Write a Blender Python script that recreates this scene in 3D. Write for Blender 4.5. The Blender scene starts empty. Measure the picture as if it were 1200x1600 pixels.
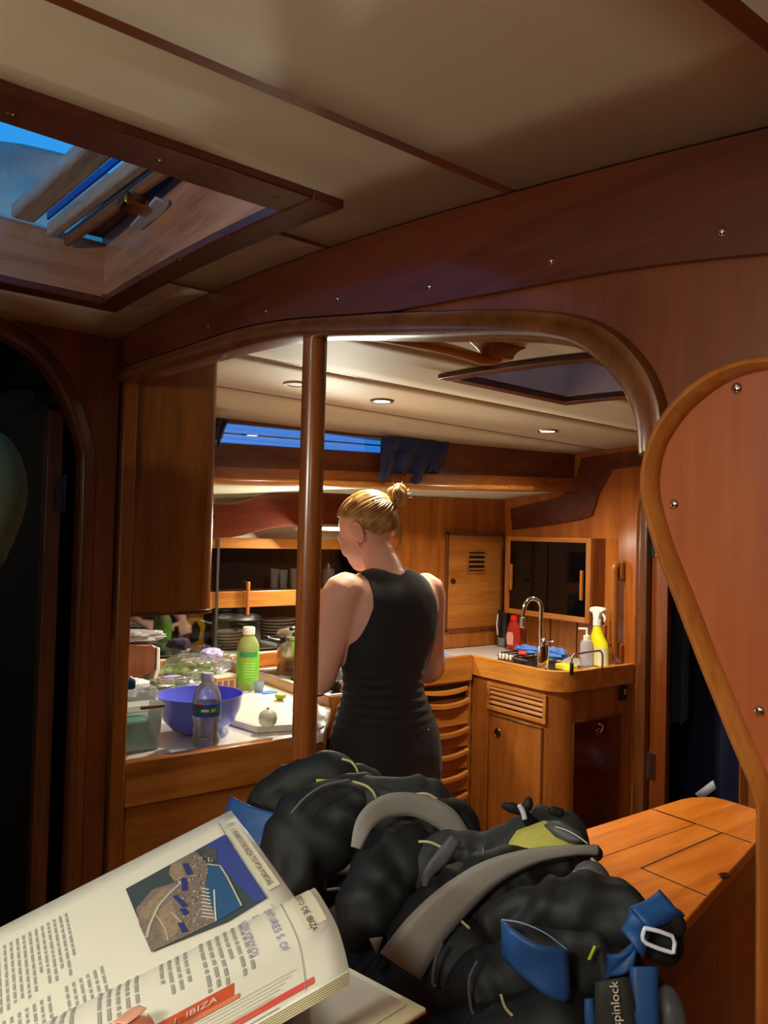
import bpy, bmesh, math, random
from mathutils import Vector, Matrix, noise
random.seed(7)
S = bpy.context.scene
COL = S.collection
# ---------------------------------------------------------------- camera, world, exposure
CAM = Vector((0, 0, 1.44)); FPX = 1208.0
_yaw = math.atan2(1650, 1208); _pit = math.atan(35 / 1208.0); _roll = 0.025
_fh = Vector((math.cos(_yaw), math.sin(_yaw), 0)); _rh = Vector((math.sin(_yaw), -math.cos(_yaw), 0)); _z = Vector((0, 0, 1))
CF = _fh * math.cos(_pit) + _z * math.sin(_pit)
_u = -_fh * math.sin(_pit) + _z * math.cos(_pit)
CR = _rh * math.cos(_roll) + _u * math.sin(_roll)
CU = _u * math.cos(_roll) - _rh * math.sin(_roll)
cd = bpy.data.cameras.new('camera'); cam = bpy.data.objects.new('camera', cd); COL.objects.link(cam)
m = Matrix((CR, CU, -CF)).transposed().to_4x4(); m.translation = CAM; cam.matrix_world = m
cd.sensor_fit = 'VERTICAL'; cd.sensor_height = 32; cd.lens = 32 * FPX / 1600; cd.clip_start = 0.02
S.camera = cam
S.view_settings.view_transform = 'Standard'; S.view_settings.look = 'None'
S.view_settings.gamma = 1; S.view_settings.use_curve_mapping = False
S.view_settings.exposure = 0.0
w = bpy.data.worlds.new('dusk'); S.world = w; w.use_nodes = True
nt = w.node_tree; bg = nt.nodes['Background']
tc = nt.nodes.new('ShaderNodeTexCoord'); sx = nt.nodes.new('ShaderNodeSeparateXYZ'); rp = nt.nodes.new('ShaderNodeValToRGB')
nt.links.new(tc.outputs['Generated'], sx.inputs[0]); nt.links.new(sx.outputs['Z'], rp.inputs[0]); nt.links.new(rp.outputs[0], bg.inputs[0])
rp.color_ramp.elements[0].color = (0.03, 0.21, 0.80, 1); rp.color_ramp.elements[0].position = 0.05
rp.color_ramp.elements[1].color = (0.03, 0.40, 0.85, 1); rp.color_ramp.elements[1].position = 0.7
bg.inputs[1].default_value = 1.0

def light(kind, loc, power, col, size=0.05, name='light', rot=None, spot=None, blend=.6):
    d = bpy.data.lights.new(name, kind); d.energy = power; d.color = col
    if kind == 'AREA': d.shape = 'DISK'; d.size = size
    elif kind == 'SPOT': d.shadow_soft_size = size; d.spot_size = spot or 2.4; d.spot_blend = blend
    elif kind == 'POINT': d.shadow_soft_size = size
    o = bpy.data.objects.new(name, d); COL.objects.link(o); o.location = loc
    if rot: o.rotation_euler = rot
    return o
WARM = (1.0, 0.86, 0.64); NEUT = (0.96, 0.95, 0.78)
# saloon lamps (their fittings are built further down): one above the reader, one added unseen behind for the hatch coaming
light('AREA', (-.30, -.10, 1.638), 7, NEUT, .10, 'saloon_lamp_light')
light('POINT', (-0.75, 0.45, 1.60), 22, NEUT, .05, 'saloon_lamp_light')  # added unseen lamp, brings warm light to ceiling and hatch coaming
# galley downlights; the last two are unseen and have no fittings
for (lx, ly, p) in ((1.385, 1.915, 42), (2.15, 1.93, 38), (2.0, .9, 18), (1.0, .95, 11)):
    light('SPOT', (lx, ly, 1.825), p, WARM, .025, 'downlight_light', spot=2.7, blend=.9)
# strip light under the galley valance
vl_ = light('AREA', (1.66, 2.70, 1.44), 14, NEUT, .10, 'valance_light'); vl_.rotation_euler = Vector((-.45, -.7, -.5)).to_track_quat('-Z', 'Y').to_euler()

# ---------------------------------------------------------------- helpers
def ray(px, py): return CF + CR * ((px - 600) / FPX) + CU * ((800 - py) / FPX)
def atX(px, py, X): d = ray(px, py); return CAM + d * (X / d.x)
def atY(px, py, Y): d = ray(px, py); return CAM + d * (Y / d.y)
def atZ(px, py, Z): d = ray(px, py); return CAM + d * ((Z - 1.44) / d.z)
def atT(px, py, t): d = ray(px, py); return CAM + d * (t / d.dot(_fh))
def atP(px, py, P, n): d = ray(px, py); return CAM + d * ((P - CAM).dot(n) / d.dot(n))
def ceil_z(X, Y):
    if Y < 0: return 1.686 + .11 * Y - .02 * (X - .55)
    return 1.87 - .06 * (Y - 1.75) ** 2 - .02 * (X - .55)
def srgb(r, g, b):
    f = lambda c: (c / 255 / 12.92) if c / 255 <= .04045 else ((c / 255 + .055) / 1.055) ** 2.4
    return (f(r), f(g), f(b), 1)

MATS = {}
def mat(name, col=(.5, .5, .5, 1), rough=.5, metal=0, trans=0, emit=None, es=0, coat=0, ior=1.45, alpha=1, bump=0, bscale=60, var=0, sheen=0, sss=0):
    if name in MATS: return MATS[name]
    mt = bpy.data.materials.new(name); mt.use_nodes = True; n = mt.node_tree; b = n.nodes['Principled BSDF']
    b.inputs['Base Color'].default_value = col; b.inputs['Roughness'].default_value = rough; b.inputs['Metallic'].default_value = metal
    b.inputs['Transmission Weight'].default_value = trans; b.inputs['IOR'].default_value = ior
    b.inputs['Coat Weight'].default_value = coat; b.inputs['Coat Roughness'].default_value = .12; b.inputs['Alpha'].default_value = alpha
    b.inputs['Sheen Weight'].default_value = sheen
    if sss: b.inputs['Subsurface Weight'].default_value = sss; b.inputs['Subsurface Radius'].default_value = (.01, .004, .002)
    if emit: b.inputs['Emission Color'].default_value = emit; b.inputs['Emission Strength'].default_value = es
    if bump or var:
        t = n.nodes.new('ShaderNodeTexCoord'); nz = n.nodes.new('ShaderNodeTexNoise'); nz.inputs['Scale'].default_value = bscale; nz.inputs['Detail'].default_value = 5
        n.links.new(t.outputs['Object'], nz.inputs['Vector'])
        if bump:
            bp = n.nodes.new('ShaderNodeBump'); bp.inputs['Strength'].default_value = bump; bp.inputs['Distance'].default_value = .01
            n.links.new(nz.outputs[0], bp.inputs['Height']); n.links.new(bp.outputs[0], b.inputs['Normal'])
        if var:
            mx = n.nodes.new('ShaderNodeMix'); mx.data_type = 'RGBA'
            mx.inputs[6].default_value = [c * (1 - var) for c in col[:3]] + [1]; mx.inputs[7].default_value = [min(1, c * (1 + var)) for c in col[:3]] + [1]
            n.links.new(nz.outputs[0], mx.inputs[0]); n.links.new(mx.outputs[2], b.inputs['Base Color'])
    MATS[name] = mt; return mt

def wood(name, c1, c2, axis='x', rough=.28, coat=.35, sc=1.0):
    if name in MATS: return MATS[name]
    mt = bpy.data.materials.new(name); mt.use_nodes = True; n = mt.node_tree; b = n.nodes['Principled BSDF']; L = n.links.new
    t = n.nodes.new('ShaderNodeTexCoord'); mp = n.nodes.new('ShaderNodeMapping')
    s = {'x': (1.2, 16, 16), 'y': (16, 1.2, 16), 'z': (16, 16, 1.2)}[axis]; mp.inputs['Scale'].default_value = [v * sc for v in s]
    L(t.outputs['Object'], mp.inputs['Vector'])
    n1 = n.nodes.new('ShaderNodeTexNoise'); n1.inputs['Scale'].default_value = 1.6; n1.inputs['Detail'].default_value = 8; n1.inputs['Roughness'].default_value = .62; n1.inputs['Distortion'].default_value = .6
    n2 = n.nodes.new('ShaderNodeTexNoise'); n2.inputs['Scale'].default_value = 14; n2.inputs['Detail'].default_value = 3
    n3 = n.nodes.new('ShaderNodeTexNoise'); n3.inputs['Scale'].default_value = 2.2; n3.inputs['Detail'].default_value = 2
    L(mp.outputs[0], n1.inputs['Vector']); L(mp.outputs[0], n2.inputs['Vector']); L(t.outputs['Object'], n3.inputs['Vector'])
    a1 = n.nodes.new('ShaderNodeMath'); a1.operation = 'MULTIPLY_ADD'; a1.inputs[1].default_value = .35; L(n2.outputs[0], a1.inputs[0]); L(n1.outputs[0], a1.inputs[2])
    a2 = n.nodes.new('ShaderNodeMath'); a2.operation = 'MULTIPLY_ADD'; a2.inputs[1].default_value = .35; L(n3.outputs[0], a2.inputs[0]); L(a1.outputs[0], a2.inputs[2])
    r = n.nodes.new('ShaderNodeValToRGB'); L(a2.outputs[0], r.inputs[0])
    r.color_ramp.elements[0].position = .62; r.color_ramp.elements[0].color = c1; r.color_ramp.elements[1].position = 1.05 if False else 1.0; r.color_ramp.elements[1].color = c2
    L(r.outputs[0], b.inputs['Base Color'])
    rr = n.nodes.new('ShaderNodeMapRange'); rr.inputs[3].default_value = rough - .06; rr.inputs[4].default_value = rough + .14; L(n3.outputs[0], rr.inputs[0]); L(rr.outputs[0], b.inputs['Roughness'])
    bp = n.nodes.new('ShaderNodeBump'); bp.inputs['Strength'].default_value = .12; bp.inputs['Distance'].default_value = .002; L(a1.outputs[0], bp.inputs['Height']); L(bp.outputs[0], b.inputs['Normal'])
    b.inputs['Coat Weight'].default_value = coat; b.inputs['Coat Roughness'].default_value = .16
    MATS[name] = mt; return mt
def glass(name, tint=(1, 1, 1, 1), rough=.02, base=.06, haze=0):
    """thin pane: clear transmission with a Fresnel reflection"""
    if name in MATS: return MATS[name]
    mt = bpy.data.materials.new(name); mt.use_nodes = True; n = mt.node_tree; L = n.links.new
    for x in list(n.nodes):
        if x.type == 'BSDF_PRINCIPLED': n.nodes.remove(x)
    out = n.nodes['Material Output']; tr = n.nodes.new('ShaderNodeBsdfTransparent'); gl = n.nodes.new('ShaderNodeBsdfGlossy'); mx = n.nodes.new('ShaderNodeMixShader'); fr = n.nodes.new('ShaderNodeFresnel')
    tr.inputs[0].default_value = tint; gl.inputs['Roughness'].default_value = rough; fr.inputs[0].default_value = 1.5
    ad = n.nodes.new('ShaderNodeMath'); ad.operation = 'ADD'; ad.inputs[1].default_value = base; L(fr.outputs[0], ad.inputs[0])
    L(ad.outputs[0], mx.inputs[0]); L(tr.outputs[0], mx.inputs[1]); L(gl.outputs[0], mx.inputs[2]); L(mx.outputs[0], out.inputs[0])
    if haze:   # milky plastic: a little of the light is scattered
        df = n.nodes.new('ShaderNodeBsdfDiffuse'); tl = n.nodes.new('ShaderNodeBsdfTranslucent'); m2 = n.nodes.new('ShaderNodeMixShader'); m3 = n.nodes.new('ShaderNodeMixShader')
        df.inputs[0].default_value = tl.inputs[0].default_value = tint; m2.inputs[0].default_value = .5; L(df.outputs[0], m2.inputs[1]); L(tl.outputs[0], m2.inputs[2])
        m3.inputs[0].default_value = haze; L(mx.outputs[0], m3.inputs[1]); L(m2.outputs[0], m3.inputs[2]); L(m3.outputs[0], out.inputs[0])
    MATS[name] = mt; return mt

class MB:
    def __init__(s): s.v = []; s.f = []
    def add(s, vs, fs):
        o = len(s.v); s.v += [Vector(v) for v in vs]; s.f += [[i + o for i in f] for f in fs]; return s
    def box(s, x0, x1, y0, y1, z0, z1):
        return s.add([(x0, y0, z0), (x1, y0, z0), (x1, y1, z0), (x0, y1, z0), (x0, y0, z1), (x1, y0, z1), (x1, y1, z1), (x0, y1, z1)],
                     [[0, 3, 2, 1], [4, 5, 6, 7], [0, 1, 5, 4], [1, 2, 6, 5], [2, 3, 7, 6], [3, 0, 4, 7]])
    def hexa(s, p): return s.add(p, [[0, 3, 2, 1], [4, 5, 6, 7], [0, 1, 5, 4], [1, 2, 6, 5], [2, 3, 7, 6], [3, 0, 4, 7]])
    def prism(s, poly, ax, a, b):
        f = {'X': lambda p, c: (c, p[0], p[1]), 'Y': lambda p, c: (p[0], c, p[1]), 'Z': lambda p, c: (p[0], p[1], c)}[ax]; n = len(poly)
        return s.add([f(p, a) for p in poly] + [f(p, b) for p in poly], [list(range(n)), list(range(2 * n - 1, n - 1, -1))] + [[i, i + n, (i + 1) % n + n, (i + 1) % n] for i in range(n)])
    def loft(s, rings, cap=True, closed=False):
        n = len(rings[0]); vs = [p for r in rings for p in r]; fs = []
        m = len(rings)
        for i in range(m if closed else m - 1):
            for j in range(n): fs.append([i * n + j, i * n + (j + 1) % n, ((i + 1) % m) * n + (j + 1) % n, ((i + 1) % m) * n + j])
        if cap and not closed: fs.append(list(range(n))[::-1]); fs.append(list(range((m - 1) * n, m * n)))
        return s.add(vs, fs)
    def grid(s, g):
        n = len(g[0]); return s.add([p for r in g for p in r], [[i * n + j, i * n + j + 1, (i + 1) * n + j + 1, (i + 1) * n + j] for i in range(len(g) - 1) for j in range(n - 1)])
    def tube(s, path, r, n=10, flat=1.0, upv=(0, 0, 1), ends=True):
        P = [Vector(p) for p in path]; R = r if isinstance(r, (list, tuple)) else [r] * len(P); rings = []
        U = Vector(upv)
        for i, p in enumerate(P):
            t = (P[min(i + 1, len(P) - 1)] - P[max(i - 1, 0)]).normalized()
            if i == 0: a = t.cross(U); a = a.normalized() if a.length > 1e-3 else t.orthogonal().normalized()
            else: a = (a - t * a.dot(t)).normalized()
            b = a.cross(t).normalized()
            rings.append([p + a * (math.cos(2 * math.pi * k / n) * R[i]) + b * (math.sin(2 * math.pi * k / n) * R[i] * flat) for k in range(n)])
        if ends:  # rounded ends
            def endr(p, ring, t, R0):
                return [[p + (q - p) * c + t * (R0 * sn) for q in ring] for c, sn in ((.85, .35), (.5, .7), (.1, .85))]
            t0 = (P[0] - P[1]).normalized(); t1 = (P[-1] - P[-2]).normalized()
            rings = endr(P[0], rings[0], t0, min(R[0], R[0] * flat))[::-1] + rings + endr(P[-1], rings[-1], t1, min(R[-1], R[-1] * flat))
        return s.loft(rings)
    def lathe(s, prof, c=(0, 0, 0), n=28, sx=1, sy=1, cap=False):
        rings = [[(c[0] + r * sx * math.cos(2 * math.pi * k / n), c[1] + r * sy * math.sin(2 * math.pi * k / n), c[2] + z) for k in range(n)] for r, z in prof]
        return s.loft(rings, cap=cap)
    def ell(s, c, r, rot=None, n=18, m=12):
        c = Vector(c); rings = []
        for i in range(m + 1):
            th = math.pi * (i + .02 if i == 0 else (i - .02 if i == m else i)) / m
            ring = []
            for k in range(n):
                p = Vector((r[0] * math.sin(th) * math.cos(2 * math.pi * k / n), r[1] * math.sin(th) * math.sin(2 * math.pi * k / n), -r[2] * math.cos(th)))
                ring.append(c + (rot @ p if rot else p))
            rings.append(ring)
        return s.loft(rings)
    def build(s, name, m, parent=None, bevel=0, smooth=.7, sub=0, disp=None, solid=0, fixn=True, **props):
        me = bpy.data.meshes.new(name); me.from_pydata(s.v, [], s.f)
        if fixn:
            bm = bmesh.new(); bm.from_mesh(me); bmesh.ops.recalc_face_normals(bm, faces=bm.faces); bm.to_mesh(me); bm.free()
        me.materials.append(m); me.polygons.foreach_set('use_smooth', [True] * len(me.polygons)); me.set_sharp_from_angle(angle=smooth)
        o = bpy.data.objects.new(name, me); COL.objects.link(o)
        if parent is not None:
            bpy.context.view_layer.update() if False else None
            o.parent = parent; o.matrix_parent_inverse = Matrix.Translation(parent.location).inverted()
        if solid: q = o.modifiers.new('s', 'SOLIDIFY'); q.thickness = solid; q.offset = 0
        if bevel: q = o.modifiers.new('b', 'BEVEL'); q.width = bevel; q.segments = 2; q.limit_method = 'ANGLE'; q.angle_limit = .6
        if sub: q = o.modifiers.new('u', 'SUBSURF'); q.levels = sub; q.render_levels = sub
        if disp:
            tx = bpy.data.textures.new(name, 'CLOUDS'); tx.noise_scale = disp[1]; tx.noise_depth = 2
            q = o.modifiers.new('d', 'DISPLACE'); q.texture = tx; q.strength = disp[0]; q.texture_coords = 'LOCAL'
        for k, v in props.items(): o[k] = v
        return o
def empty(name, loc, label=None, cat=None, group=None, kind=None):
    o = bpy.data.objects.new(name, None); COL.objects.link(o); o.location = loc; o.empty_display_size = .05
    if label: o['label'] = label
    if cat: o['category'] = cat
    if group: o['group'] = group
    if kind: o['kind'] = kind
    return o
def smoothpath(pts, n=6):
    """Catmull-Rom through pts (tuples of any length)"""
    P = [Vector(p) for p in pts]; out = []
    for i in range(len(P) - 1):
        p0 = P[max(i - 1, 0)]; p1 = P[i]; p2 = P[i + 1]; p3 = P[min(i + 2, len(P) - 1)]
        for k in range(n):
            t = k / n
            out.append(.5 * ((2 * p1) + (p2 - p0) * t + (2 * p0 - 5 * p1 + 4 * p2 - p3) * t * t + (3 * p1 - p0 - 3 * p2 + p3) * t ** 3))
    out.append(P[-1]); return out
def text(body, name, m, parent, origin, xdir, ydir, size, ext=.0003, align='LEFT'):
    cu = bpy.data.curves.new(name, 'FONT'); cu.body = body; cu.size = size; cu.extrude = ext; cu.align_x = align; cu.resolution_u = 3
    t = bpy.data.objects.new(name, cu); COL.objects.link(t)
    bpy.context.view_layer.update()
    me = bpy.data.meshes.new_from_object(t.evaluated_get(bpy.context.evaluated_depsgraph_get()))
    bpy.data.objects.remove(t); bpy.data.curves.remove(cu)
    x = xdir.normalized(); z = x.cross(ydir).normalized(); y = z.cross(x)
    M = Matrix((x, y, z)).transposed().to_4x4(); M.translation = origin
    me.transform(M); me.materials.clear(); me.materials.append(m)
    o = bpy.data.objects.new(name, me); COL.objects.link(o)
    if parent is not None: o.parent = parent; o.matrix_parent_inverse = Matrix.Translation(parent.location).inverted()
    return o

# ---------------------------------------------------------------- materials
W_BEAM = wood('mahogany beam', srgb(68, 26, 12), srgb(98, 42, 20), 'y', .3, .4)
W_BULK = wood('bulkhead veneer', srgb(98, 44, 18), srgb(124, 62, 28), 'z', .3, .35, .5)
W_TRIM = wood('dark trim', srgb(80, 42, 18), srgb(122, 70, 34), 'z', .26, .5)
W_X = wood('teak x', srgb(146, 82, 26), srgb(192, 124, 54), 'x', .28, .4)
W_Y = wood('teak y', srgb(146, 82, 26), srgb(192, 124, 54), 'y', .28, .4)
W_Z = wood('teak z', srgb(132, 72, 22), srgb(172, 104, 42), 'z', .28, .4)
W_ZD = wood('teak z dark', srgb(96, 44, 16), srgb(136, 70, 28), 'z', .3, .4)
W_XD = wood('teak x dark', srgb(88, 40, 16), srgb(130, 66, 28), 'x', .3, .4)
W_RED = wood('red mahogany', srgb(72, 24, 10), srgb(100, 38, 16), 'x', .22, .5)
W_TAB = wood('table teak', srgb(196, 98, 22), srgb(232, 138, 48), 'x', .25, .5)
W_FLR = wood('floor teak', srgb(96, 56, 26), srgb(140, 88, 46), 'x', .4, .2)
W_COAM = wood('coaming teak', srgb(150, 92, 62), srgb(200, 142, 104), 'y', .4, .2)
CEILM = mat('deckhead vinyl', srgb(214, 200, 172), .6, bump=.03, bscale=500, var=.03)
CREAM = mat('cream lining', srgb(222, 210, 184), .55, bump=.05, bscale=300)
WHITE = mat('counter laminate', srgb(232, 230, 222), .22, coat=.3)
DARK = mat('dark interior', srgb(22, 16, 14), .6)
BLACKG = mat('black acrylic', srgb(6, 7, 8), .07)
CHROME = mat('chrome', srgb(220, 220, 220), .08, metal=1)
STEEL = mat('brushed steel', srgb(190, 186, 178), .28, metal=1)
STEELD = mat('dull steel', srgb(120, 118, 112), .35, metal=1)
BLKPL = mat('black plastic', srgb(18, 18, 20), .35)
BRASS = mat('brass', srgb(170, 130, 70), .25, metal=1)
PANE = glass('clear pane'); PANED = glass('smoked pane', (.92, .92, .92, 1), .03, .04)
LAMP = mat('lamp glow', (1, 1, 1, 1), emit=(1, .85, .5, 1), es=14)
NAVY = mat('navy cloth', srgb(34, 46, 104), .85, bump=.3, bscale=300, sheen=.2)
SKIN = mat('skin', srgb(232, 180, 158), .45, sss=.15, bump=.03, bscale=200)
# ================================================================ STRUCTURE
def st(name, loc=(0, 0, 0)): return empty(name, loc, kind='structure')
floor = st('floor')
for i in range(22):
    y = -1.1 + i * .2; MB().box(-1.7, 4.2, y, y + .197, -.03, 0).build('plank', W_FLR, floor, bevel=.002)
MB().box(-1.7, 4.2, -1.1, 3.3, -.06, -.031).build('subfloor', DARK, floor)
# --- ceiling panels with battens
ceiling = st('ceiling')
HX0, HX1, HY0, HY1 = -.36, .425, .74, 1.49        # saloon hatch opening
GX0, GX1, GY0, GY1 = 1.30, 1.72, 1.06, 1.475      # galley hatch opening
def panel(x0, x1, y0, y1, holes=(), top=None):
    xs = sorted(set([x0, x1] + [h for H in holes for h in H[:2] if x0 < h < x1] + [x0 + (x1 - x0) * k / 8 for k in range(1, 8)]))
    ys = sorted(set([y0, y1] + [h for H in holes for h in H[2:] if y0 < h < y1] + [y0 + (y1 - y0) * k / 5 for k in range(1, 5)]))
    mb = MB(); mb.v = [Vector((x, y, ceil_z(x, y) + .004)) for x in xs for y in ys]
    for i in range(len(xs) - 1):
        for j in range(len(ys) - 1):
            cx, cy = (xs[i] + xs[i + 1]) / 2, (ys[j] + ys[j + 1]) / 2
            if any(H[0] < cx < H[1] and H[2] < cy < H[3] for H in holes): continue
            a = i * len(ys) + j; mb.f.append([a, a + 1, a + len(ys) + 1, a + len(ys)])
    mb.build('ceiling_panel', CEILM, ceiling, solid=.008, fixn=False)
HS = [(HX0, HX1, HY0, HY1)]; GS = [(GX0, GX1, GY0, GY1)]
SY = [-1.1, -.12, .226, .540, .882, 1.267, 1.81]
for i in range(len(SY) - 1): panel(-1.7, .56, SY[i] + .0065, SY[i + 1] - .0065, HS)
GYS = [-1.1, -.2, .2, .575, .95, 1.325, 1.70, 2.083, 2.50]
for i in range(len(GYS) - 1): panel(.575, 2.74, GYS[i] + .003, GYS[i + 1] - .003, GS)
def batten(x0, x1, y, wd, dz=0.0):
    segs = [(x0, x1)]
    for H in HS + GS:
        if H[2] < y < H[3]: segs = [s for a, b in segs for s in ((a, min(b, H[0])), (max(a, H[1]), b)) if s[1] - s[0] > .01]
    for a, b in segs:
        ring = lambda x: [(x, y - wd, ceil_z(x, y) + dz), (x, y + wd, ceil_z(x, y) + dz), (x, y + wd, ceil_z(x, y) + .014), (x, y - wd, ceil_z(x, y) + .014)]
        MB().loft([ring(a + (b - a) * k / 6) for k in range(7)]).build('batten', W_XD, ceiling, fixn=True)
for y in SY[1:-1]: batten(-1.7, .56, y, .0085, .0005)
for y in GYS[1:-1]: batten(.575, 2.74, y, .0036, -.0008)
# opaque deck over the panels
dk = MB()
def deckpiece(x0, x1, y0, y1):
    n = 12; g = []
    for i in (0, 1):
        x = (x0, x1)[i]; g.append([(x, y0 + (y1 - y0) * k / n, ceil_z(x, y0 + (y1 - y0) * k / n) + .022) for k in range(n + 1)])
    dk.grid(g)
for (a, b, c, d) in ((-1.75, HX0, -1.15, 2.7), (HX0, HX1, -1.15, HY0), (HX0, HX1, HY1, 2.7), (HX1, GX0, -1.15, 2.50), (GX0, GX1, -1.15, GY0), (GX0, GX1, GY1, 2.50), (GX1, 2.8, -1.15, 2.50)): deckpiece(a, b, c, d)
dk.build('deck', DARK, ceiling, solid=.02)

# --- arched bulkhead
XB = .55
def curveX(px, X=XB): return [(lambda p: (p.y, p.z))(atX(a, b, X)) for a, b in px]
INN = [(176, 604), (225, 589), (280, 573), (373, 547), (430, 534), (480, 527), (560, 527), (640, 528), (720, 528), (790, 528), (842, 531), (885, 538), (919, 549), (955, 575), (986, 614), (1003, 650), (1010, 680), (1013, 715)]
OUT = [(166, 583), (222, 565), (285, 545), (367, 517), (420, 505), (473, 498), (560, 492), (640, 487), (720, 485), (790, 484), (850, 486), (905, 493), (945, 506), (985, 533), (1020, 575), (1040, 620), (1046, 660), (1046, 700)]
inn = [tuple(v) for v in smoothpath([(a, b, 0) for a, b in INN], 4)]; out = [tuple(v) for v in smoothpath([(a, b, 0) for a, b in OUT], 4)]
inn = curveX([(v[0], v[1]) for v in inn]); out = curveX([(v[0], v[1]) for v in out])
mid = [((a[0] * .4 + b[0] * .6), (a[1] * .4 + b[1] * .6)) for a, b in zip(inn, out)]
YL = 1.80
top = [(YL + .8 - (YL + 1.9) * k / 30, 0) for k in range(31)]
top = [(y, ceil_z(XB, y) + .012) for y, _ in top]
BR = [(1196, 1300), (1188, 1255), (1150, 1165), (1100, 1045), (1060, 940), (1035, 870), (1015, 800), (1008, 760), (1007, 715), (1020, 680)]   # left edge of the rounded bracket panel
brk = curveX(BR)
poly = [(-1.1, 0), (.26, 0), (.26, 1.2)] + [(y - .03, z) for y, z in brk[1:-1]] + [(mid[-1][0] - .01, mid[-1][1])] + mid[::-1] + [(1.86, mid[0][1] - .01), (1.86, 0), (2.6, 0)] + top
fwd = st('wall_forward')
MB().prism(poly, 'X', XB, XB + .022).build('bulkhead_panel', W_BULK, fwd)
# molding around the arch
mb = MB(); rings = []
for a, b in zip(inn, out):
    ring = []
    for s, h in ((0, -.028), (-.02, .004), (.04, .013), (.2, .019), (.42, .0185), (.62, .0125), (.78, .010), (.9, .0095), (1.0, .003), (.98, -.005), (.9, -.028)):
        y = a[0] + (b[0] - a[0]) * s; z = a[1] + (b[1] - a[1]) * s; ring.append((XB - h, y, z))
    rings.append(ring)
mb.loft(rings).build('arch_molding', W_TRIM, fwd, smooth=.9)
# beam board above
seam = curveX([(1199, 400), (1120, 407), (1040, 416), (960, 427), (880, 441), (800, 456), (720, 470), (660, 481), (622, 488)])
seam = [(-1.1, 1.42), (0, 1.60)] + seam
oc = [p for p in out if p[0] > seam[-1][0]][::-1]
bpoly = seam + oc + [(1.80, oc[-1][1] - .005), (1.80, ceil_z(XB, 1.8) - .001)] + [(1.8 - 2.9 * k / 30, ceil_z(XB, 1.8 - 2.9 * k / 30) - .001) for k in range(1, 31)]
MB().prism(bpoly, 'X', XB - .008, XB).build('beam_board', W_BEAM, fwd, bevel=.0015)
def stud(px, py, X=XB - .008, r=.0042, par=fwd, m=None, nm='bolt_head'):
    p = atX(px, py, X); MB().ell((X, p.y, p.z), (r * .55, r, r), n=12, m=8).build(nm, m or CHROME, par)
for a, b, r in ((325, 510, .0035), (415, 487, .0042), (527, 467, .0042), (670, 448, .0042), (861, 408, .0042), (1128, 362, .0042)): stud(a, b, r=r)
# rounded bracket panel, right
o2 = [(1215, 556), (1180, 559), (1140, 570), (1100, 590), (1065, 618), (1038, 652), (1020, 690), (1009, 730), (1007, 765), (1013, 802), (1032, 868), (1060, 940), (1100, 1042), (1150, 1163), (1186, 1250), (1188, 1320), (1187, 1600), (1186, 1900)]
i2 = [(1215, 578), (1182, 582), (1150, 592), (1118, 610), (1086, 636), (1062, 664), (1042, 698), (1033, 734), (1032, 765), (1038, 798), (1056, 856), (1085, 928), (1125, 1030), (1172, 1145), (1206, 1230), (1212, 1320), (1211, 1600), (1210, 1900)]
XK = .528
o2c = curveX([(v[0], v[1]) for v in smoothpath([(a, b, 0) for a, b in o2], 5)], XK); i2c = curveX([(v[0], v[1]) for v in smoothpath([(a, b, 0) for a, b in i2], 5)], XK)
yE = -.25
kp = [((a[0] + b[0]) / 2, (a[1] + b[1]) / 2) for a, b in zip(i2c, o2c)]
W_BRK = wood('bracket veneer', srgb(142, 58, 8), srgb(172, 84, 20), 'z', .42, .05, .4)
br = st('wall_bracket')
MB().prism([(yE, kp[-1][1]), (yE, kp[0][1])] + kp, 'X', XK, XB - .0005).build('bracket_panel', W_BRK, br)
rings = []
for a, b in zip(i2c, o2c):
    rings.append([(XK - h, a[0] + (b[0] - a[0]) * s, a[1] + (b[1] - a[1]) * s) for s, h in ((.02, -.002), (.03, .003), (.15, .008), (.4, .013), (.7, .012), (.92, .006), (1.0, -.004), (.98, -.0215), (.5, -.0215))])
W_NOSE = wood('bracket nosing', srgb(150, 82, 28), srgb(196, 122, 56), 'z', .28, .45)
MB().loft(rings).build('bracket_molding', W_NOSE, br, smooth=.9)
for a, b in ((1151, 607), (1053, 788), (1186, 1111)): stud(a, b, XK, .0042, br)
# --- left wall of the saloon with an arched door
YW = 1.78
dop = [(p.x, p.z) for p in [atY(a, b, YW) for a, b in [(-60, 505), (-25, 512), (0, 524), (30, 540), (55, 560), (78, 588), (97, 622), (112, 660), (122, 700), (125, 740)]]]
xj = dop[-1][0]
lw = [(xj, 0), (.545, 0), (.545, 1.9), (-1.7, 1.94), (-1.7, 0), (-.38, 0), (-.38, 1.70), (-.30, 1.80), (-.15, 1.86), (.05, 1.868)] + dop[1:]
left = st('wall_left')
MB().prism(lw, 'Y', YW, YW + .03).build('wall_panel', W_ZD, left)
dcur = smoothpath([(a, b, 0) for a, b in dop] + [(xj, 1.2, 0), (xj, .7, 0), (xj, 0, 0)], 5)
rings = []
for i, p in enumerate(dcur):
    t = (dcur[min(i + 1, len(dcur) - 1)] - dcur[max(i - 1, 0)]).normalized(); nn = Vector((-t.y, t.x, 0))
    rings.append([(p.x + nn.x * s, YW - h, p.y + nn.y * s) for s, h in ((-.002, -.03), (-.003, .006), (.004, .012), (.016, .012), (.020, .007), (.030, .007), (.036, 0), (.036, -.01))])
MB().loft(rings).build('door_molding', W_TRIM, left, smooth=.9)
d1 = st('door_1', (.44, 1.83, 0))
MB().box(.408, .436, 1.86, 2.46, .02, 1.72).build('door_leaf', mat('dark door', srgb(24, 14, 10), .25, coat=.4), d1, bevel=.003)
MB().box(.405, .44, 1.825, 1.862, .02, 1.70).build('door_stile', W_TRIM, d1, bevel=.003)
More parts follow.
